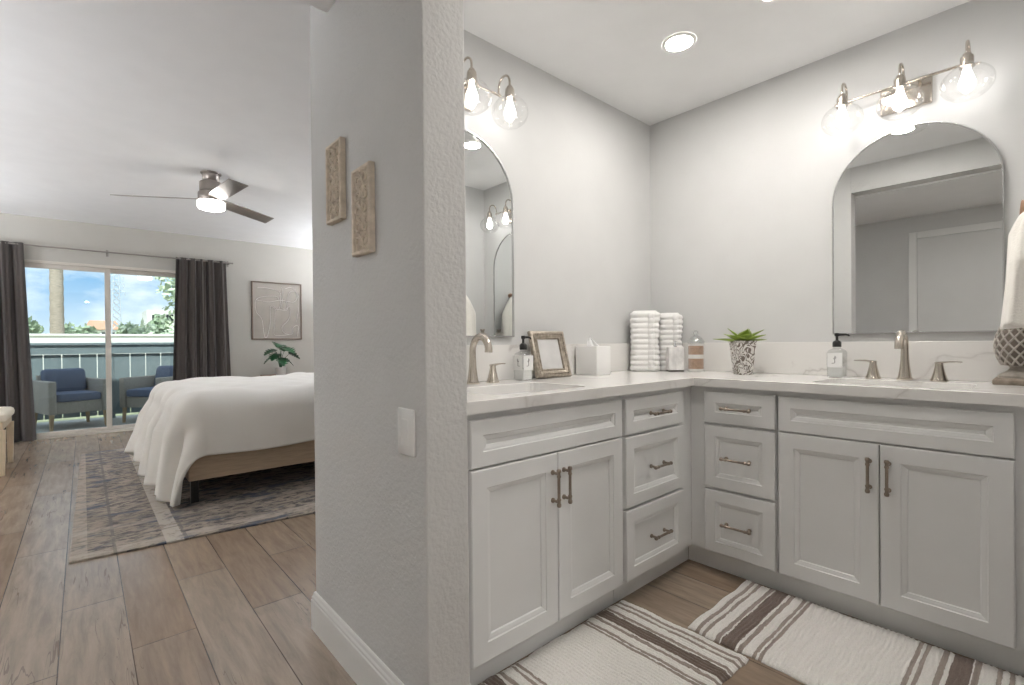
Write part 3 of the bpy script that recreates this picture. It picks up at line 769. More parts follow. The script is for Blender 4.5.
for sg in (1, -1):
    for k in range(NS):
        pts = []
        for i in range(25):
            t_ = .01 + .93 * i / 24; r_, z = egg(t_); a = 2 * PI * k / NS + sg * 2.2 * t_
            pts.append(((r_ + .001) * math.cos(a), (r_ + .001) * math.sin(a), z))
        tube(bm, pts, .0033, 6)
obj('lattice', bm, mat('finial_lattice', (176, 170, 162), rough=.8, var=.25, vscale=50), core, True)
bm = bmesh.new()
for k in range(7):
    a = 2 * PI * k / 7; tube(bm, [(.006 * math.cos(a), .006 * math.sin(a), .266), (.016 * math.cos(a), .016 * math.sin(a), .280), (.020 * math.cos(a), .020 * math.sin(a), .292)], [.006, .005, .001], 6)
obj('crown', bm, M_weath, fn, True)

# hand towel on a wooden peg, on the end wall
pg = thing('towel_peg', 'small wooden wall peg at the right edge, holding a white towel', 'hook', (2.38, 0, 1.505))
M_peg = mat('peg_wood', (168, 132, 110), rough=.5, var=.15, vscale=30, stretch=(1, .2, 1))
bm = bmesh.new(); tube(bm, [(2.38, -.0035, 1.505), (2.38, .012, 1.505)], .020, 20); obj('rosette', bm, M_peg, pg, True, world=True)
bm = bmesh.new(); tube(bm, [(2.38, .0122, 1.505), (2.38, .066, 1.507), (2.38, .072, 1.507), (2.38, .076, 1.507), (2.38, .086, 1.508)], [.010, .011, .020, .025, .024], 18); obj('peg', bm, M_peg, pg, True, world=True)
ht = bmesh.new()
rows = []; nu, nz = 40, 34
for j in range(nz + 1):
    v = j / nz; z = 1.489 - .379 * v; row = []
    spread = .035 + .110 * min(1, v * 2.2) ** .8; thk = .012 + .034 * min(1, v * 5.5) ** .7 + .014 * v * v
    for i in range(nu):
        a = 2 * PI * i / nu; ca, sa = math.cos(a), math.sin(a)
        fold = .010 * math.sin(5 * a + 1.3) * min(1, v * 1.6) + .005 * math.sin(11 * a + 3 * v)
        x = 2.38 + (spread + fold) * (abs(ca) ** .75) * (1 if ca > 0 else -1)
        y = .066 + (thk + fold * .5) * (abs(sa) ** .8) * (1 if sa > 0 else -1) + .006 * v
        row.append((x, y, z + (.012 * math.sin(3 * a) + .010 * ca) * v))
    rows.append(row)
loft(ht, rows)
bmesh.ops.recalc_face_normals(ht, faces=ht.faces)
tag(obj('hand_towel', ht, mat('ivory_waffle_towel', (240, 236, 229), rough=.95, bump=.9, bscale=160, sheen=.3), None, 'all'), 'ivory hand towel hanging from the wall peg above the finial', 'towel')

# ------------------------------------------------------------------ partition: carved panels and light switch
M_carved = mat('carved_whitewash', (216, 203, 186), rough=.7, var=.12, vscale=40, bump=.3, bscale=150)
def plaque(loc, label):
    """hangs on the partition face x=XG, facing -x"""
    t = thing('carved_panel', label, 'wall decor', loc, 0, 'carved wall panels on the partition')
    w, h = .122, .262
    def P(a, b, d): return (-d, -a, b)       # a to the viewer's right, b up, d out of the wall
    bm = bmesh.new(); rings = []
    for i, d in ((0, .001), (0, .018), (.003, .021), (.009, .021), (.012, .018), (.014, .012)):
        rings.append([P(-w / 2 + i, i, d), P(w / 2 - i, i, d), P(w / 2 - i, h - i, d), P(-w / 2 + i, h - i, d)])
    loft(bm, rings); pn = obj('panel', bm, M_carved, t)
    bm = bmesh.new(); rnd = random.Random(4)
    def spiral(cx, cz, r0, turns, a0, sg):
        pts = []
        for k in range(26):
            s = k / 25; a = a0 + sg * turns * 2 * PI * s; r = r0 * (1 - .82 * s); pts.append(P(cx + r * math.cos(a), cz + r * math.sin(a), .0125 + .004 * math.sin(PI * s)))
        tube(bm, pts, [.0052 * (1 - .5 * k / 25) for k in range(26)], 6, flat=.9)
    for r_ in range(5):
        z = .038 + r_ * .0465
        for sg in (-1, 1):
            spiral(sg * .024, z, .0205, 1.35, PI / 2 if r_ % 2 else -PI / 2, sg * (1 if r_ % 2 else -1))
            ball(bm, P(sg * .040, z + .023, .013), .0055, 8, 6)
            tube(bm, [P(sg * .004, z + .008, .013), P(sg * .016, z + .024, .016), P(sg * .034, z + .025, .0135)], [.002, .0055, .0015], 6)
        ball(bm, P(0, z, .0135), .007, 8, 6)
        tube(bm, [P(0, z - .020, .013), P(0, z - .011, .017), P(0, z - .004, .013)], [.0015, .005, .0015], 6)
    obj('scroll_relief', bm, M_carved, pn, True)
    return t
plaque((XG, 1.588, 1.474), 'carved pale wood scroll panel, the higher one, nearer the bedroom')
plaque((XG, 1.382, 1.337), 'carved pale wood scroll panel, the lower one, nearer the alcove')
sw = thing('light_switch', 'white rocker light switch on the partition below the carved panels', 'switch', (XG, 1.148, .832))
bm = bmesh.new(); loft(bm, [[(-d, x, z) for x, z in rrect(.086 - 2 * i, .124 - 2 * i, .005, 3)] for i, d in ((0, .0005), (0, .004), (.003, .0065))])
pl = obj('switch_plate', bm, M_white, sw, True)
bm = bmesh.new(); loft(bm, [[(-.0066, -.017, -.034), (-.0066, .017, -.034), (-.0066, .017, .034), (-.0066, -.017, .034)], [(-.0095, -.0165, -.0335), (-.0095, .0165, -.0335), (-.0075, .0165, .0335), (-.0075, -.0165, .0335)]])
obj('rocker', bm, M_white, sw)

# ------------------------------------------------------------------ bath mats
def stripe_mat(name, stops):
    m = bpy.data.materials.new(name); m.use_nodes = True; t = m.node_tree; b = t.nodes['Principled BSDF']
    tc = nd(t, 'ShaderNodeTexCoord'); sp = nd(t, 'ShaderNodeSeparateXYZ'); t.links.new(tc.outputs['Object'], sp.inputs[0])
    nz = nd(t, 'ShaderNodeTexNoise'); nz.inputs['Scale'].default_value = 55; t.links.new(tc.outputs['Object'], nz.inputs['Vector'])
    ma = nd(t, 'ShaderNodeMath', operation='MULTIPLY_ADD'); ma.inputs[1].default_value = .006; t.links.new(nz.outputs[0], ma.inputs[0]); t.links.new(sp.outputs[0], ma.inputs[2])
    r = nd(t, 'ShaderNodeValToRGB'); r.color_ramp.interpolation = 'CONSTANT'
    els = r.color_ramp.elements
    els[0].position = 0; els[0].color = lin(stops[0][1]) + (1,)
    els.remove(els[1])
    for p_, c in stops[1:]:
        e = els.new(p_); e.color = lin(c) + (1,)
    t.links.new(ma.outputs[0], r.inputs[0])
    n2 = nd(t, 'ShaderNodeTexNoise'); n2.inputs['Scale'].default_value = 260; t.links.new(tc.outputs['Object'], n2.inputs['Vector'])
    mp = nd(t, 'ShaderNodeMapRange'); mp.inputs['To Min'].default_value = .75; mp.inputs['To Max'].default_value = 1.15; t.links.new(n2.outputs[0], mp.inputs['Value'])
    mu = nd(t, 'ShaderNodeMixRGB', blend_type='MULTIPLY'); mu.inputs[0].default_value = 1; t.links.new(r.outputs[0], mu.inputs[1]); t.links.new(mp.outputs[0], mu.inputs[2])
    t.links.new(mu.outputs[0], b.inputs['Base Color']); b.inputs['Roughness'].default_value = 1; b.inputs['Sheen Weight'].default_value = .2
    bp = nd(t, 'ShaderNodeBump'); bp.inputs['Strength'].default_value = .8; bp.inputs['Distance'].default_value = .004; t.links.new(n2.outputs[0], bp.inputs['Height']); t.links.new(bp.outputs[0], b.inputs['Normal'])
    return m
IV, BR, TN = (238, 235, 230), (122, 107, 98), (162, 150, 141)
# position along the mat (metres from its end; the ramp reads metres directly)
half = [(0.0, IV), (.032, TN), (.047, IV), (.062, TN), (.074, IV), (.108, TN), (.122, IV), (.128, BR), (.176, IV), (.186, TN), (.200, IV), (.232, TN), (.243, IV), (.252, TN), (.263, IV)]
Lm = .86
def full_stops():
    st = list(half); rev = []
    for k in range(len(half) - 1, -1, -1):
        prev = half[k - 1][1] if k > 0 else IV
        if half[k][0] > 0: rev.append((Lm - half[k][0], prev))
    return st + rev
M_mat = stripe_mat('striped_tufted_cotton', [(p_, c) for p_, c in full_stops()])
def bath_mat(loc, rz, label, W=.525, seed=1):
    t_ = Lm; rnd = random.Random(seed); bm = bmesh.new()
    nx, ny = 300, 56; g = []
    for i in range(nx + 1):
        row = []
        for j in range(ny + 1):
            x = Lm * i / nx; y = W * j / ny
            rib = abs(math.sin(PI * x / .0143))
            edge = min(1, min(i / 2, (nx - i) / 2, j, ny - j) / 2.0)
            z = .004 + edge * (.006 + .0065 * rib + rnd.uniform(-.0015, .0015))
            wob = .003 * math.sin(x * 23 + seed) + .002 * math.sin(x * 61); wx = .003 * math.sin(y * 31 + seed)
            row.append(bm.verts.new((x + wx, y + wob + rnd.uniform(-.001, .001), z)))
        g.append(row)
    for i in range(nx):
        for j in range(ny): bm.faces.new((g[i][j], g[i + 1][j], g[i + 1][j + 1], g[i][j + 1]))
    be = [e for e in bm.edges if e.is_boundary]
    r = bmesh.ops.extrude_edge_only(bm, edges=be)
    for v in r['geom']:
        if isinstance(v, bmesh.types.BMVert): v.co.z = .0006
    o = obj('bath_mat', bm, M_mat, None, 'all'); o.location = loc; o.rotation_euler = (0, 0, rz)
    return tag(o, label, 'bath mat', 'striped bath mats')
bath_mat((1.656, 1.192, 0), PI, 'striped tufted bath mat in front of the left vanity run', W=.505, seed=1)
o = bath_mat((1.674, .915, 0), -PI / 2, 'striped tufted bath mat in front of the right vanity run', seed=2)
# ------------------------------------------------------------------ bedroom
# rug
def rug_mat():
    m = bpy.data.materials.new('distressed_rug'); m.use_nodes = True; t = m.node_tree; b = t.nodes['Principled BSDF']
    L = t.links.new
    tc = nd(t, 'ShaderNodeTexCoord'); sp = nd(t, 'ShaderNodeSeparateXYZ'); L(tc.outputs['Object'], sp.inputs[0])
    def tex(scale, st, detail=6, rough=.6, dist=0.0):
        mp = nd(t, 'ShaderNodeMapping'); mp.inputs['Scale'].default_value = st; L(tc.outputs['Object'], mp.inputs[0])
        n = nd(t, 'ShaderNodeTexNoise'); n.inputs['Scale'].default_value = scale; n.inputs['Detail'].default_value = detail; n.inputs['Roughness'].default_value = rough; n.inputs['Distortion'].default_value = dist
        L(mp.outputs[0], n.inputs['Vector']); return n.outputs[0]
    def ramp(src, a, b_, ca=(0, 0, 0), cb=(255, 255, 255)):
        r = nd(t, 'ShaderNodeValToRGB'); r.color_ramp.elements[0].position = a; r.color_ramp.elements[1].position = b_
        r.color_ramp.elements[0].color = lin(ca) + (1,); r.color_ramp.elements[1].color = lin(cb) + (1,); L(src, r.inputs[0]); return r.outputs[0]
    def mix(f, a, b_):
        x = nd(t, 'ShaderNodeMixRGB')
        for i, s in enumerate((f, a, b_)):
            if isinstance(s, (int, float)): x.inputs[i].default_value = s
            elif isinstance(s, tuple): x.inputs[i].default_value = lin(s) + (1,)
            else: L(s, x.inputs[i])
        return x.outputs[0]
    base = mix(ramp(tex(2.0, (1, 1, 1)), .35, .65), (160, 148, 135), (118, 107, 97))
    dark = ramp(tex(13, (1.0, 2.2, 1), 8, .7, .5), .48, .58)
    base = mix(dark, base, (76, 71, 70))
    blue = ramp(tex(5, (.7, 1.6, 1), 6, .65), .53, .62)
    base = mix(blue, base, (70, 76, 88))
    # paler border band a little way in from the edge, with a thin dark line each side
    def band(axis, lo, hi):
        g = nd(t, 'ShaderNodeMath', operation='GREATER_THAN'); g.inputs[1].default_value = lo; L(sp.outputs[axis], g.inputs[0])
        l = nd(t, 'ShaderNodeMath', operation='LESS_THAN'); l.inputs[1].default_value = hi; L(sp.outputs[axis], l.inputs[0])
        mm = nd(t, 'ShaderNodeMath', operation='MULTIPLY'); L(g.outputs[0], mm.inputs[0]); L(l.outputs[0], mm.inputs[1]); return mm.outputs[0]
    wear = ramp(tex(14, (1, 1, 1), 5), .34, .48)
    def soft(f, k):
        mm = nd(t, 'ShaderNodeMath', operation='MULTIPLY'); L(f, mm.inputs[0]); L(wear, mm.inputs[1])
        m2 = nd(t, 'ShaderNodeMath', operation='MULTIPLY'); m2.inputs[1].default_value = k; L(mm.outputs[0], m2.inputs[0]); return m2.outputs[0]
    for ax, lo, hi, c, k in ((0, -.02, .07, (180, 168, 154), .45), (1, -.02, .07, (180, 168, 154), .55), (0, .17, .185, (90, 86, 84), .7), (0, .39, .47, (182, 172, 160), .85), (0, .475, .49, (84, 82, 84), .6), (1, .20, .215, (90, 86, 84), .6), (1, .40, .47, (176, 166, 154), .35)):
        base = mix(soft(band(ax, lo, hi), k), base, c)
    L(base, b.inputs['Base Color']); b.inputs['Roughness'].default_value = 1
    n = tex(300, (1, 1, 1), 2); bp = nd(t, 'ShaderNodeBump'); bp.inputs['Strength'].default_value = .6; bp.inputs['Distance'].default_value = .003; L(n, bp.inputs['Height']); L(bp.outputs[0], b.inputs['Normal'])
    return m
Q = [(-.065, 3.205), (2.72, 2.955), (2.72, 6.42), (-.03, 6.38)]
bm = bmesh.new()
def rug_ring(g, z):
    cx = sum(q[0] for q in Q) / 4; cy = sum(q[1] for q in Q) / 4; pts = []
    for i in range(4):
        a, b = Q[i], Q[(i + 1) % 4]
        for k in range(20):
            s = k / 20; x = a[0] + (b[0] - a[0]) * s; y = a[1] + (b[1] - a[1]) * s
            pts.append((x - Q[0][0] + (-g if x > cx else g) * (1 if abs(x - cx) > .1 else 0), y - Q[0][1] + (-g if y > cy else g) * (1 if abs(y - cy) > .1 else 0), z))
    return pts
loft(bm, [rug_ring(0, .0006), rug_ring(0, .008), rug_ring(.004, .011)])
o = obj('area_rug', bm, rug_mat()); o.location = (Q[0][0], Q[0][1], 0)
tag(o, 'worn beige and slate patterned rug on the planks under the bed', 'rug')

# bed
BDX0, BDX1, BY0, BY1 = .515, 2.70, 3.80, 5.36
bed = thing('bed', 'low bed with a light wood rail and black legs standing on the worn rug', 'bed', (1.6, 4.58, .0115))
M_rail = mat('light_oak', (186, 164, 138), rough=.5, var=.12, vscale=12, stretch=(.6, 6, 6))
for nme, b_ in (('side_rail', (BDX0, BDX1, BY0, BY0 + .03, .165, .365)), ('side_rail', (BDX0, BDX1, BY1 - .03, BY1, .165, .365)), ('foot_rail', (BDX0, BDX0 + .03, BY0 + .0305, BY1 - .0305, .165, .365))):
    obj(nme, box(*b_, .003), M_rail, bed, world=True)
obj('slat_base', box(BDX0 + .031, BDX1, BY0 + .031, BY1 - .031, .30, .33), M_rail, bed, world=True)
for x in (BDX0 + .015, 1.6, BDX1 - .08):
    for y in (BY0 + .03, BY1 - .08):
        bm = bmesh.new(); loft(bm, [[(x + u * .045, y + v * .045, z) for u, v in ((0, 0), (1, 0), (1, 1), (0, 1))] for z in (.012, .297)]); obj('leg', bm, M_black, bed, world=True, label='black leg')
bm = bmesh.new(); bx(bm, BDX0 + 0.085, BDX1 - .02, BY0 + .035, BY1 - .035, .331, .60, .05, 4); obj('mattress', bm, mat('mattress_ticking', (226, 224, 220), rough=.9), bed, True, world=True)
bm = bmesh.new(); bx(bm, BDX1 + .001, BDX1 + .07, BY0 - .03, BY1 + .03, .012, 1.12, .02, 3); obj('headboard', bm, M_rail, bed, True, world=True)

# duvet: a cloth rectangle wrapped over the mattress with hanging foot and sides
M_duvet = mat('white_cotton_duvet', (233, 229, 222), rough=.85, bump=.25, bscale=60, sheen=.2)
NX, NY = 150, 150
x_in0, x_in1, y_in0, y_in1 = BDX0 + 0.085, BDX1 - .02, BY0 + .05, BY1 - .05
OF0, OF1 = .745, .625          # foot overhang at the near and far side (measured from the inner rectangle)
OS = .462
bm = bmesh.new(); grid = []; TOP = .735; R = .13
rnd = random.Random(2)
for i in range(NX + 1):
    row = []
    u = i / NX
    for j in range(NY + 1):
        v = j / NY; of = OF0 + (OF1 - OF0) * v
        X = (x_in0 - of) + (x_in1 - x_in0 + of) * u; Y = (y_in0 - OS) + (y_in1 - y_in0 + 2 * OS) * v
        qx = max(X, x_in0); qy = min(max(Y, y_in0), y_in1)
        d = math.hypot(X - qx, Y - qy)
        if d < 1e-9: n = (0, 0); a = 0; h = 0; drop = 0
        else:
            n = ((X - qx) / d, (Y - qy) / d); a = min(d / R, PI / 2)
            h = R * math.sin(a); drop = R * (1 - math.cos(a)) + max(0, d - R * PI / 2)
        hang = max(0.0, d - R * PI / 2)
        footw = max(0.0, -n[0]); sidew = abs(n[1])
        # vertical folds across the foot, growing towards the hem
        ph = Y * 17 + 1.1 * math.sin(Y * 6)
        fold = footw ** 1.2 * ((.050 * math.sin(ph) + .022 * math.sin(ph * 2.3 + 1)) ) * min(1, hang / .20 + .35 * min(1, d / .1)) / 1.0
        corner = footw * sidew * 2
        flare = hang * ((.08 + .24 * v) * footw + .04 * sidew) + corner * .02
        bulge = (sidew ** 2) * .020 * math.sin(PI * min(1, d / .5)) * (1 + .5 * math.sin(X * 9 + 2 * math.sin(Y * 5)))
        h += fold + flare + bulge
        x = qx + n[0] * h; y = qy + n[1] * h
        z = TOP - drop
        # quilted puffs and soft creases on the top
        z += (.012 * math.sin(X * 7.5 + 1.2 * math.sin(Y * 4)) * math.sin(Y * 6.1 + .8) + .006 * math.sin(X * 21 + Y * 9)) * max(0, 1 - d / .3)
        z += .004 * math.sin(Y * 29 + 3 * math.sin(X * 6)) * max(0, 1 - d / .5)
        z += .010 * math.sin(X * 5.3) * sidew * min(1, hang / .1)
        row.append(bm.verts.new((x, y, max(z, .026 + .010 * (1 + math.sin(ph))))))
    grid.append(row)
for i in range(NX):
    for j in range(NY): bm.faces.new((grid[i][j], grid[i + 1][j], grid[i + 1][j + 1], grid[i][j + 1]))
duv = obj('duvet', bm, M_duvet, None, 'all')
mo = duv.modifiers.new('thickness', 'SOLIDIFY'); mo.thickness = .022; mo.offset = 1.0
tag(duv, 'puffy off-white duvet spread over the bed and hanging to the rug at the corner', 'duvet')

# curtains, rod
M_curt = mat('charcoal_curtain', (66, 60, 57), rough=.9, var=.06, vscale=3, bump=.2, bscale=250, sheen=.25)
def curtain(x0, x1, xb0, xb1, z1, z0, y, pleats, seed, label):
    bm = bmesh.new(); rnd = random.Random(seed); ph0 = rnd.uniform(0, 6); nx, nz = 150, 40; front = []
    for j in range(nz + 1):
        v = j / nz; z = z1 + (z0 - z1) * v; row = []
        for i in range(nx + 1):
            u = i / nx; xa = x0 + (x1 - x0) * u; xb = xb0 + (xb1 - xb0) * u; x = xa + (xb - xa) * v ** 1.1
            uu = u + .02 * math.sin(u * 9 + seed)
            amp = .020 + .020 * v
            yy = y + amp * math.sin(2 * PI * pleats * uu + ph0 + .5 * math.sin(3 * v + 5 * u)) + .010 * math.sin(2 * PI * pleats * 2.3 * uu + 2 + v) - .004 * v
            if v < .035: yy = y + (yy - y) * (.55 if v > .005 else .9)
            row.append(bm.verts.new((x, yy, z)))
        front.append(row)
    for a, b in zip(front[:-1], front[1:]):
        for i in range(nx): bm.faces.new((a[i], a[i + 1], b[i + 1], b[i]))
    o = obj('curtain', bm, M_curt, None, 'all')
    mo = o.modifiers.new('thickness', 'SOLIDIFY'); mo.thickness = .003; mo.offset = 0
    return tag(o, label, 'curtain', 'charcoal curtains at the patio door')
YR = 7.645
curtain(-1.12, -.49, -1.15, -.41, 2.232, .012, YR, 6, 1, 'charcoal curtain gathered at the left end of the rod')
curtain(.925, 1.505, .855, 1.57, 2.230, .012, YR, 5.6, 2, 'charcoal curtain at the right of the patio door, behind the bed')
rod = thing('curtain_rod', 'thin metal curtain rod across the top of the patio door', 'curtain rod', (.235, YWIN, 2.213))
M_rod = mat('pewter_rod', (160, 155, 150), rough=.4, metal=.9)
bm = bmesh.new(); tube(bm, [(-1.25, YR, 2.213), (1.575, YR, 2.213)], .0085, 12); obj('rod', bm, M_rod, rod, True, world=True)
for x in (-1.25, 1.575):
    bm = bmesh.new(); s = 1 if x > 0 else -1; tube(bm, [(x, YR, 2.213), (x + s * .004, YR, 2.213), (x + s * .006, YR, 2.213), (x + s * .016, YR, 2.213), (x + s * .019, YR, 2.213)], [.0085, .009, .0105, .0105, .007], 12); obj('finial', bm, M_rod, rod, True, world=True)
for x in (-1.18, .235, 1.54):
    bm = bmesh.new(); bx(bm, x - .012, x + .012, YWIN - .006, YWIN - .0005, 2.17, 2.25, .002); tube(bm, [(x, YWIN - .005, 2.200), (x, YR + .004, 2.200)], .006, 8); tube(bm, [(x, YR, 2.184), (x, YR, 2.203)], .011, 10)
    obj('bracket', bm, M_rod, rod, True, world=True)

# framed line drawing on the window wall
pc = thing('framed_print', 'framed abstract white line drawing on greige, right of the patio door', 'picture', (2.186, YWIN, 1.57))
M_pfr = mat('walnut_frame', (112, 96, 82), rough=.5, var=.15, vscale=30)
PW, PH = .70, .85
bm = bmesh.new(); rings = []
for i, d in ((0, .001), (0, .030), (.016, .030), (.016, .012)):
    rings.append([(-PW / 2 + i, -d, -PH / 2 + i), (PW / 2 - i, -d, -PH / 2 + i), (PW / 2 - i, -d, PH / 2 - i), (-PW / 2 + i, -d, PH / 2 - i)])
loft(bm, rings, True, False, False); obj('frame', bm, M_pfr, pc)
obj('canvas', box(-PW / 2 + .015, PW / 2 - .015, -.016, -.002, -PH / 2 + .015, PH / 2 - .015), mat('greige_canvas', (176, 169, 161), rough=.9, var=.06, vscale=8), pc)
bm = bmesh.new()
def smooth_path(pts, n=8):
    out = []; P = [Vector(p) for p in pts]
    for i in range(len(P) - 1):
        p0 = P[max(i - 1, 0)]; p1 = P[i]; p2 = P[i + 1]; p3 = P[min(i + 2, len(P) - 1)]
        for k in range(n):
            s = k / n; out.append(.5 * ((2 * p1) + (p2 - p0) * s + (2 * p0 - 5 * p1 + 4 * p2 - p3) * s * s + (3 * p1 - p0 - 3 * p2 + p3) * s ** 3))
    return out + [P[-1]]
for line in ([(-.27, .30), (-.10, .30), (.04, .25), (.03, .05), (-.02, .02), (-.09, .06), (-.10, -.15), (-.14, -.34), (-.18, -.33), (-.21, -.12), (-.28, -.02), (-.29, .12), (-.22, .18), (-.02, .20), (.02, .16)],
             [(-.28, .14), (-.12, .12), (.05, .15), (.22, .13), (.28, .20), (.25, .28), (.17, .26), (.13, .12), (.13, .02), (-.02, .03)],
             [(.06, .33), (.08, .20), (.06, .06), (.11, .03), (.17, .06), (.16, -.10), (.06, -.22), (.10, -.30), (.20, -.31), (.22, -.22), (.29, -.20), (.28, -.34)],
             [(.11, .31), (.20, .33), (.29, .24), (.30, .05), (.26, -.15)], [(-.03, .02), (-.04, -.18), (-.05, -.31), (.02, -.33), (.16, -.32)]):
    pts = [(p.x * 1.02, -.0168, p.y * 1.1) for p in smooth_path([Vector((a, b)) for a, b in line])]
    tube(bm, pts, .0105, 6, flat=.3)
obj('line_drawing', bm, mat('white_paint_line', (244, 242, 238), rough=.8), pc, 'all')

# small table and monstera in a pot, beyond the bed
st = thing('side_table', 'small wooden side table almost hidden behind the bed', 'table', (2.18, 7.46, 0))
M_wal = mat('brown_wood', (128, 100, 78), rough=.5, var=.15, vscale=14, stretch=(1, 6, 6))
bm = bmesh.new(); bx(bm, -.25, .25, -.21, .21, .605, .632, .004); obj('table_top', bm, M_wal, st)
obj('drawer_box', box(-.22, .22, -.18, .18, .46, .6045), M_wal, st)
for x in (-.21, .21):
    for y in (-.17, .17):
        bm = bmesh.new(); tube(bm, [(x, y, .0005), (x * .96, y * .96, .4595)], [.014, .020], 10); obj('leg', bm, M_wal, st, True)
mp_ = thing('potted_monstera', 'small dark green split-leaf plant in a white pot, below the framed drawing', 'plant', (2.14, 7.42, .633))
bm = bmesh.new(); lathe(bm, [(.056, 0), (.060, .003), (.074, .105), (.076, .112), (.070, .112), (.068, .098)], seg=24); obj('pot', bm, mat('white_pot', (226, 224, 220), rough=.4), mp_, True)
bm = bmesh.new(); lathe(bm, [(.066, .096), (.066, .102)], seg=20); obj('soil', bm, mat('potting_soil', (54, 42, 34), rough=1), mp_)
M_mon = mat('monstera_green', (26, 76, 42), rough=.35, var=.25, vscale=25)
def monstera_leaf(Lf):
    """split leaf outline, tip towards +x, with real thickness"""
    half = []
    n = 26
    for k in range(n + 1):
        s = k / n; w = .52 * math.sin(PI * s ** .72) ** .75
        if 2 < k < n - 3 and k % 5 in (2,): w *= .34
        elif 2 < k < n - 3 and k % 5 in (1, 3): w *= .72
        half.append((s, max(w, .01)))
    bm = bmesh.new(); up = []; dn = []
    for s, w in half:
        zc = -.22 * s * s
        up.append([bm.verts.new((Lf * s, Lf * w * q, Lf * (zc + .16 * abs(q) * w) + .0012)) for q in (-1, -.5, 0, .5, 1)])
        dn.append([bm.verts.new((Lf * s, Lf * w * q, Lf * (zc + .16 * abs(q) * w) - .0012)) for q in (-1, -.5, 0, .5, 1)])
    for k in range(n):
        for q in range(4):
            bm.faces.new((up[k][q], up[k][q + 1], up[k + 1][q + 1], up[k + 1][q])); bm.faces.new((dn[k][q], dn[k + 1][q], dn[k + 1][q + 1], dn[k][q + 1]))
        bm.faces.new((up[k][0], up[k + 1][0], dn[k + 1][0], dn[k][0])); bm.faces.new((up[k][4], dn[k][4], dn[k + 1][4], up[k + 1][4]))
    return bm
for az, ln, hgt, L_, tilt in ((195, .12, .36, .19, -8), (245, .06, .44, .20, -20), (300, .12, .38, .20, -8), (345, .17, .31, .18, 0), (180, .15, .26, .17, 5), (265, .10, .24, .19, 5), (320, .10, .22, .17, 5), (60, .08, .40, .18, -10), (130, .12, .30, .17, 0), (225, .13, .30, .18, 0)):
    a = math.radians(az); e = Vector((ln * .7 * math.cos(a), ln * .7 * math.sin(a), hgt))
    bm = bmesh.new(); tube(bm, [(.01 * math.cos(a), .01 * math.sin(a), .100), (e.x * .35, e.y * .35, .10 + (hgt - .10) * .6), (e.x, e.y, e.z)], [.004, .0032, .0022], 6); s_ = obj('stem', bm, M_mon, mp_, True)
    bm = monstera_leaf(L_); bmesh.ops.transform(bm, verts=bm.verts, matrix=Matrix.Translation(e) @ Matrix.Rotation(a, 4, 'Z') @ Matrix.Rotation(math.radians(tilt + 20), 4, 'Y') @ Matrix.Rotation(math.radians(random.uniform(-25, 25)), 4, 'X') @ Matrix.Translation((-.02, 0, 0)))
    obj('leaf', bm, M_mon, mp_, 'all')

# upholstered bench at the left edge
bn = thing('bench', 'pale wooden bench with a cream padded top at the left edge of the floor', 'bench', (-.70, 6.1, 0))
M_bw = mat('pale_beech', (206, 188, 162), rough=.5, var=.1, vscale=14, stretch=(6, 6, 1))
BXR, B0, B1 = -.487, 5.74, 6.46
bm = bmesh.new(); loft(bm, [[(x, y, z) for x, y in rrect(.52 - g, B1 - B0 - g, .06, 5, BXR - .26, (B0 + B1) / 2)] for g, z in ((.02, .446), (.0, .454), (-.006, .480), (.006, .504), (.04, .517), (.12, .523))])
obj('seat_pad', bm, mat('cream_upholstery', (226, 216, 198), rough=.85, bump=.3, bscale=180), bn, True, world=True)
bm = bmesh.new()
bx(bm, BXR - .50, BXR - .02, B0 + .03, B0 + .055, .38, .4455); bx(bm, BXR - .50, BXR - .02, B1 - .055, B1 - .03, .38, .4455); bx(bm, BXR - .045, BXR - .02, B0 + .055, B1 - .055, .38, .4455); bx(bm, BXR - .50, BXR - .475, B0 + .055, B1 - .055, .38, .4455)
obj('apron', bm, M_bw, bn, world=True)
for x in (BXR - .498, BXR - .055):
    for y in (B0 + .02, B1 - .072):
        bm = bmesh.new(); loft(bm, [[(x + q * u + (.05 - q) / 2, y + q * v + (.05 - q) / 2, z) for u, v in ((0, 0), (1, 0), (1, 1), (0, 1))] for q, z in ((.034, .0005), (.050, .379))]); obj('leg', bm, M_bw, bn, world=True)

# ceiling fan
FX, FY = .846, 4.835
fan = thing('ceiling_fan', 'three-blade brushed nickel ceiling fan with a lit drum light over the bedroom', 'ceiling fan', (FX, FY, HB))
bm = bmesh.new(); lathe(bm, [(.076, -.0005), (.080, -.004), (.078, -.012), (.066, -.016), (.066, -.062), (.060, -.070)], seg=32); obj('canopy', bm, M_steel, fan, True)
bm = bmesh.new(); lathe(bm, [(.056, -.0705), (.056, -.082), (.084, -.085), (.088, -.090), (.088, -.162), (.080, -.165), (.080, -.170), (.094, -.174), (.100, -.182), (.100, -.244), (.098, -.248)], seg=36); obj('motor_housing', bm, M_steel, fan, True)
bm = bmesh.new(); lathe(bm, [(.098, -.2485), (.104, -.252), (.105, -.258), (.105, -.294), (.098, -.308), (.076, -.316), (.001, -.319)], seg=36, cap0=False); obj('light_drum', bm, M_fan, fan, True, label='glowing white drum light')
M_blade = mat('fan_blade', (158, 152, 146), rough=.32, metal=.65, var=.08, vscale=8)
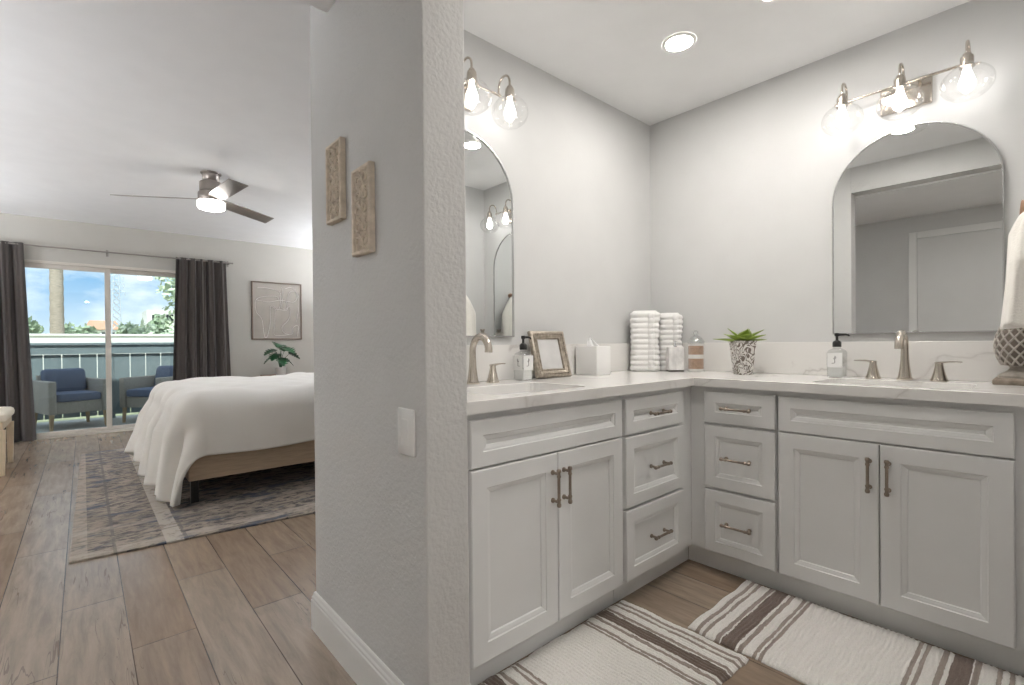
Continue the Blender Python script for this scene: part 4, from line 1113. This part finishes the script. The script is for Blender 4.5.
for th in (154.5, 34.5, -85):
    a = math.radians(th); pit = math.radians(13.5)
    bm = bmesh.new()
    outline = [(.09, -.045), (.16, -.062), (.30, -.066), (.680, -.066), (.710, .066), (.30, .066), (.16, .062), (.09, .045)]
    def P(x, y, d, a=a):
        zz = -math.sin(pit) * y - .228 + d - .022 * x; yy = math.cos(pit) * y
        return (x * math.cos(a) - yy * math.sin(a), x * math.sin(a) + yy * math.cos(a), zz)
    loft(bm, [[P(x, y, -.003) for x, y in outline], [P(x, y, .003) for x, y in outline]])
    bl = obj('blade', bm, M_blade, fan)

# ------------------------------------------------------------------ balcony and beyond
M_conc = mat('pale_concrete', (188, 184, 176), rough=.9, var=.08, vscale=3)
struct('balcony_floor', box(-3.2, 4.0, YWIN + .121, 9.9, -.16, -.045), M_conc)
struct('ground', box(-60, 60, 9.91, 130, -.5, -.17), mat('dry_lawn', (150, 152, 118), rough=1, var=.2, vscale=.8))
rl = thing('balcony_railing', 'blue-grey wooden balcony railing of wide upright boards with thin gaps', 'railing', (0, 9.6, -.045))
M_rl = mat('blue_grey_paint', (122, 134, 136), rough=.6, var=.06, vscale=6, stretch=(3, 3, .5))
bm = bmesh.new(); bx(bm, -3.0, 3.8, 9.55, 9.69, 1.088, 1.122, .004); obj('cap_rail', bm, M_rl, rl, world=True)
bm = bmesh.new(); bx(bm, -3.0, 3.8, 9.585, 9.625, .955, 1.0875); bx(bm, -3.0, 3.8, 9.651, 9.68, .10, .20); obj('fascia', bm, M_rl, rl, world=True)
x = -2.99; k = 0
while x < 3.7:
    obj('board', box(x, x + .187, 9.63, 9.65, .02, .95, .002), M_rl, rl, world=True); x += .197; k += 1
for x in (-3.05, .32, 3.82):
    obj('post', box(x - .045, x + .045, 9.652, 9.742, -.045, 1.087), M_rl, rl, world=True)

# wicker armchairs with blue cushions
M_wick = mat('grey_wicker', (176, 166, 154), rough=.8, var=.25, vscale=60, bump=1.0, bscale=150, stretch=(1, 1, 3))
M_cush = mat('blue_canvas', (104, 112, 132), rough=.9, bump=.3, bscale=200, var=.05)
M_tk = mat('teak', (186, 156, 120), rough=.6, var=.12, vscale=20)
def armchair(loc, rz, label):
    t = thing('wicker_armchair', label, 'armchair', loc, rz, 'wicker armchairs on the balcony')
    W = .66; D = .70
    for s in (-1, 1):
        bm = bmesh.new(); x0, x1 = (s * W / 2 - .085, s * W / 2) if s > 0 else (-W / 2, -W / 2 + .085)
        bx(bm, x0, x1, -D / 2, D / 2, .22, .655, .018, 3); obj('arm', bm, M_wick, t, True)
    bm = bmesh.new(); bx(bm, -W / 2 + .086, W / 2 - .086, -D / 2 + .03, D / 2 - .09, .22, .375, .012, 2); obj('seat_base', bm, M_wick, t, True)
    bm = bmesh.new(); loft(bm, [[(x, yy + (z - .22) * .18, z) for x, yy in rrect(W - .174, .08, .02, 3, 0, D / 2 - .045)] for z in (.22, .5, .70, .715)]); obj('back', bm, M_wick, t, True)
    bm = bmesh.new(); loft(bm, [[(x, y, z) for x, y in rrect(W - .180 - g, .56 - g, .05, 4, 0, -.065)] for g, z in ((.03, .377), (0, .392), (-.0, .455), (.02, .478), (.08, .488))]); obj('seat_cushion', bm, M_cush, t, True)
    bm = bmesh.new(); loft(bm, [[(x, yy + (z - .49) * .22, z) for x, yy in rrect(W - .19 - g, .13 - g * .6, .045, 4, 0, D / 2 - .165)] for g, z in ((.05, .491), (0, .52), (0, .76), (.03, .79), (.08, .80))]); obj('back_cushion', bm, M_cush, t, True)
    for x in (-W / 2 + .045, W / 2 - .045):
        for y in (-D / 2 + .05, D / 2 - .05):
            bm = bmesh.new(); tube(bm, [(x * 1.03, y * 1.03, .0005), (x, y, .219)], [.018, .028], 10); obj('leg', bm, M_tk, t, True, label='tapered light wood leg')
    return t
armchair((-.14, 9.06, -.045), math.radians(18), 'grey wicker armchair with blue cushions behind the left glass pane, facing the room')
armchair((.86, 8.98, -.045), math.radians(-48), 'grey wicker armchair with blue cushions half hidden by the bed, turned to the left')

# the garden beyond
M_stucco = mat('white_stucco', (236, 232, 224), rough=.95, bump=.2, bscale=30)
bm = bmesh.new(); bx(bm, -9, 11, 18, 18.2, -.17, 1.36); bx(bm, -9.05, 11.05, 17.95, 18.25, 1.3605, 1.42, .01)
tag(obj('garden_wall', bm, M_stucco), 'low white garden wall beyond the balcony railing', 'wall')
M_bark = mat('palm_bark', (176, 160, 142), rough=1, var=.25, vscale=12, bump=1, bscale=30, stretch=(1, 1, 4))
pt = thing('palm_tree', 'thick bare palm trunk rising beyond the railing behind the left pane', 'tree', (-.60, 20.5, -.17))
bm = bmesh.new(); prof = []
for k in range(60):
    z = k * .16; prof.append((.155 + .05 * math.exp(-z) + .012 * (k % 2), z))
lathe(bm, prof, seg=18); obj('trunk', bm, M_bark, pt, True)
M_frond = mat('palm_frond', (98, 122, 72), rough=.7, var=.2, vscale=4)
for k in range(12):
    a = 2 * PI * k / 12; pts = [Vector((r * math.cos(a), r * math.sin(a), 9.35 + .9 * math.sin(r * 1.2) - .28 * r * r)) for r in (0, .5, 1, 1.5, 2, 2.5, 2.9)]
    bm = bmesh.new(); tube(bm, pts, [.03, .028, .025, .02, .016, .012, .006], 6)
    for i in range(1, 24):
        s = i / 24 * 5.9; q = int(s); p = pts[q].lerp(pts[min(q + 1, 6)], s - q); L_ = .5 * (1 - .5 * i / 24)
        for sg in (-1, 1):
            dv = Vector((-math.sin(a) * sg, math.cos(a) * sg, -.5)) * L_ + Vector((math.cos(a), math.sin(a), -.1)) * L_ * .5
            w = Vector((math.cos(a), math.sin(a), 0)) * .03
            v = [bm.verts.new(p - w), bm.verts.new(p + w), bm.verts.new(p + dv)]; bm.faces.new(v)
    obj('frond', bm, M_frond, pt)
M_bark2 = mat('tree_bark', (124, 106, 90), rough=1, var=.2, vscale=8, bump=.8, bscale=20)
def tree(name, label, cat, x, y, h, r, trunk_h, col, n, seed, flat=1.0, leaf=.16, lean=0.0, group=None):
    t = thing(name, label, cat, (x, y, -.17), 0, group); rnd = random.Random(seed)
    bm = bmesh.new(); tube(bm, [(0, 0, 0), (lean * .3, 0, trunk_h * .5), (lean * .7, 0, trunk_h), (lean, 0, h * .75)], [r * .14 + .04, r * .11 + .03, r * .09 + .02, .02], 8)
    for k in range(5):
        a = rnd.uniform(0, 6.28); tube(bm, [(lean * .7, 0, trunk_h * .9), (lean * .8 + r * .5 * math.cos(a), r * .5 * math.sin(a), trunk_h + (h - trunk_h) * .5)], [r * .06 + .01, .012], 6)
    obj('trunk', bm, M_bark2, t, True)
    bm = bmesh.new(); cz = (trunk_h * .8 + h) / 2; hz = (h - trunk_h * .8) / 2
    lumps = [(Vector((lean + rnd.uniform(-.55, .55) * r, rnd.uniform(-.5, .5) * r, cz + rnd.uniform(-.6, .6) * hz)), rnd.uniform(.35, .6)) for _ in range(9)]
    for _ in range(n):
        c, q = rnd.choice(lumps); d = Vector((rnd.gauss(0, 1), rnd.gauss(0, 1), rnd.gauss(0, 1))).normalized() * (rnd.random() ** .4)
        p = c + Vector((d.x * r * q, d.y * r * q, d.z * hz * q * 1.1)); s = leaf * rnd.uniform(.6, 1.3)
        u = Vector((rnd.gauss(0, 1), rnd.gauss(0, 1), rnd.gauss(0, 1))).normalized(); w = u.orthogonal().normalized()
        v = [bm.verts.new(p + u * s), bm.verts.new(p + w * s * .5), bm.verts.new(p - u * s), bm.verts.new(p - w * s * .5)]; bm.faces.new(v)
    obj('crown', bm, col, t)
    return t
G1 = mat('leaf_green', (160, 176, 144), rough=.8, var=.3, vscale=2)
G2 = mat('leaf_pale', (202, 212, 182), rough=.8, var=.25, vscale=2)
tree('shrub_tree', 'rounded green tree low behind the garden wall at the left curtain', 'tree', -2.4, 31, 2.45, 1.15, .7, G1, 1500, 3)
tree('shrub_tree', 'rounded green tree behind the garden wall just right of the palm trunk', 'tree', -.05, 34, 2.35, 1.0, .7, G1, 1400, 4)
tree('shrub_tree', 'bushy pale green tree in front of the red-roofed house', 'tree', 1.75, 27, 2.2, .8, .7, G2, 1300, 5)
tree('conical_tree', 'tall green bushy tree beyond the wall, left in the right pane', 'tree', 2.75, 30, 2.9, .72, .7, G1, 1700, 6)
tree('spreading_tree', 'tall pale tree with thin spreading leaves beside the right curtain', 'tree', 2.95, 22, 4.1, 1.15, 1.7, G2, 420, 8, leaf=.14, lean=-.1)
tree('low_shrub', 'low pale shrub at the top of the garden wall under the spreading tree', 'shrub', 1.9, 18.9, 1.75, .5, .4, G2, 500, 9, leaf=.09)
hs = thing('house', 'distant house with a low red tiled roof, in the left pane', 'house', (2.6, 92, -.17))
obj('wall', box(-2.2, 1.4, -3, 3, 0, 3.6), M_stucco, hs)
bm = bmesh.new(); loft(bm, [[(-2.6, -3.4, 3.605), (1.7, -3.4, 3.605), (1.7, 3.4, 3.605), (-2.6, 3.4, 3.605)], [(-1.9, -.1, 5.0), (1.0, -.1, 5.0), (1.0, .1, 5.0), (-1.9, .1, 5.0)]]); obj('roof', bm, mat('clay_tiles', (205, 158, 128), rough=.9, var=.15, vscale=6), hs)
for x in (-1.7, -.6, .4): obj('window', box(x, x + .7, -3.04, -3.001, 2.0, 3.2), M_black, hs)
h2 = thing('house', 'distant white flat-roofed house with dark windows, in the right pane', 'house', (5.2, 60, -.17))
obj('wall', box(-1.6, 3.4, -3, 3, 0, 3.1), M_stucco, h2); obj('upper_wall', box(-.6, 1.9, -2.5, 2.5, 3.101, 4.7), M_stucco, h2)
for x in (-1.5, .2): obj('window', box(x, x + .9, -3.04, -3.001, 1.7, 2.7), M_black, h2)
for x in (-.2, .9): obj('window', box(x, x + .6, -2.54, -2.501, 3.5, 4.3), M_black, h2)
tw = thing('lattice_tower', 'distant grey lattice utility tower against the sky in the right pane', 'tower', (2.95, 72, -.17))
M_tw = mat('galvanised_steel', (206, 213, 221), rough=.6, metal=.3)
HT = 9.6; bm = bmesh.new()
def wd_(z): return .34 * max(0.0, 1 - z / HT) ** .8 + .20
for sx, sy in ((-1, -1), (1, -1), (1, 1), (-1, 1)):
    tube(bm, [(sx * wd_(z), sy * wd_(z), z) for z in (0, 3, 6, 9, HT)], .045, 6)
obj('legs', bm, M_tw, tw); bm = bmesh.new()
zs = [i * .8 for i in range(12)]
for a, b in zip(zs[:-1], zs[1:]):
    for (p, q) in (((-1, -1), (1, -1)), ((1, -1), (1, 1)), ((1, 1), (-1, 1)), ((-1, 1), (-1, -1))):
        tube(bm, [(p[0] * wd_(a), p[1] * wd_(a), a), (q[0] * wd_(b), q[1] * wd_(b), b)], .028, 4); tube(bm, [(q[0] * wd_(a), q[1] * wd_(a), a), (p[0] * wd_(b), p[1] * wd_(b), b)], .035, 4)
obj('bracing', bm, M_tw, tw); bm = bmesh.new()
for z, l in ((7.6, .8), (8.5, .7), (9.3, .6)):
    for s in (-1, 1): tube(bm, [(0, 0, z + .25), (s * l, 0, z)], [.07, .03], 6); tube(bm, [(0, 0, z - .25), (s * l, 0, z)], [.05, .03], 6); tube(bm, [(s * l, 0, z), (s * l, 0, z - .5)], .06, 6)
obj('cross_arm', bm, M_tw, tw)
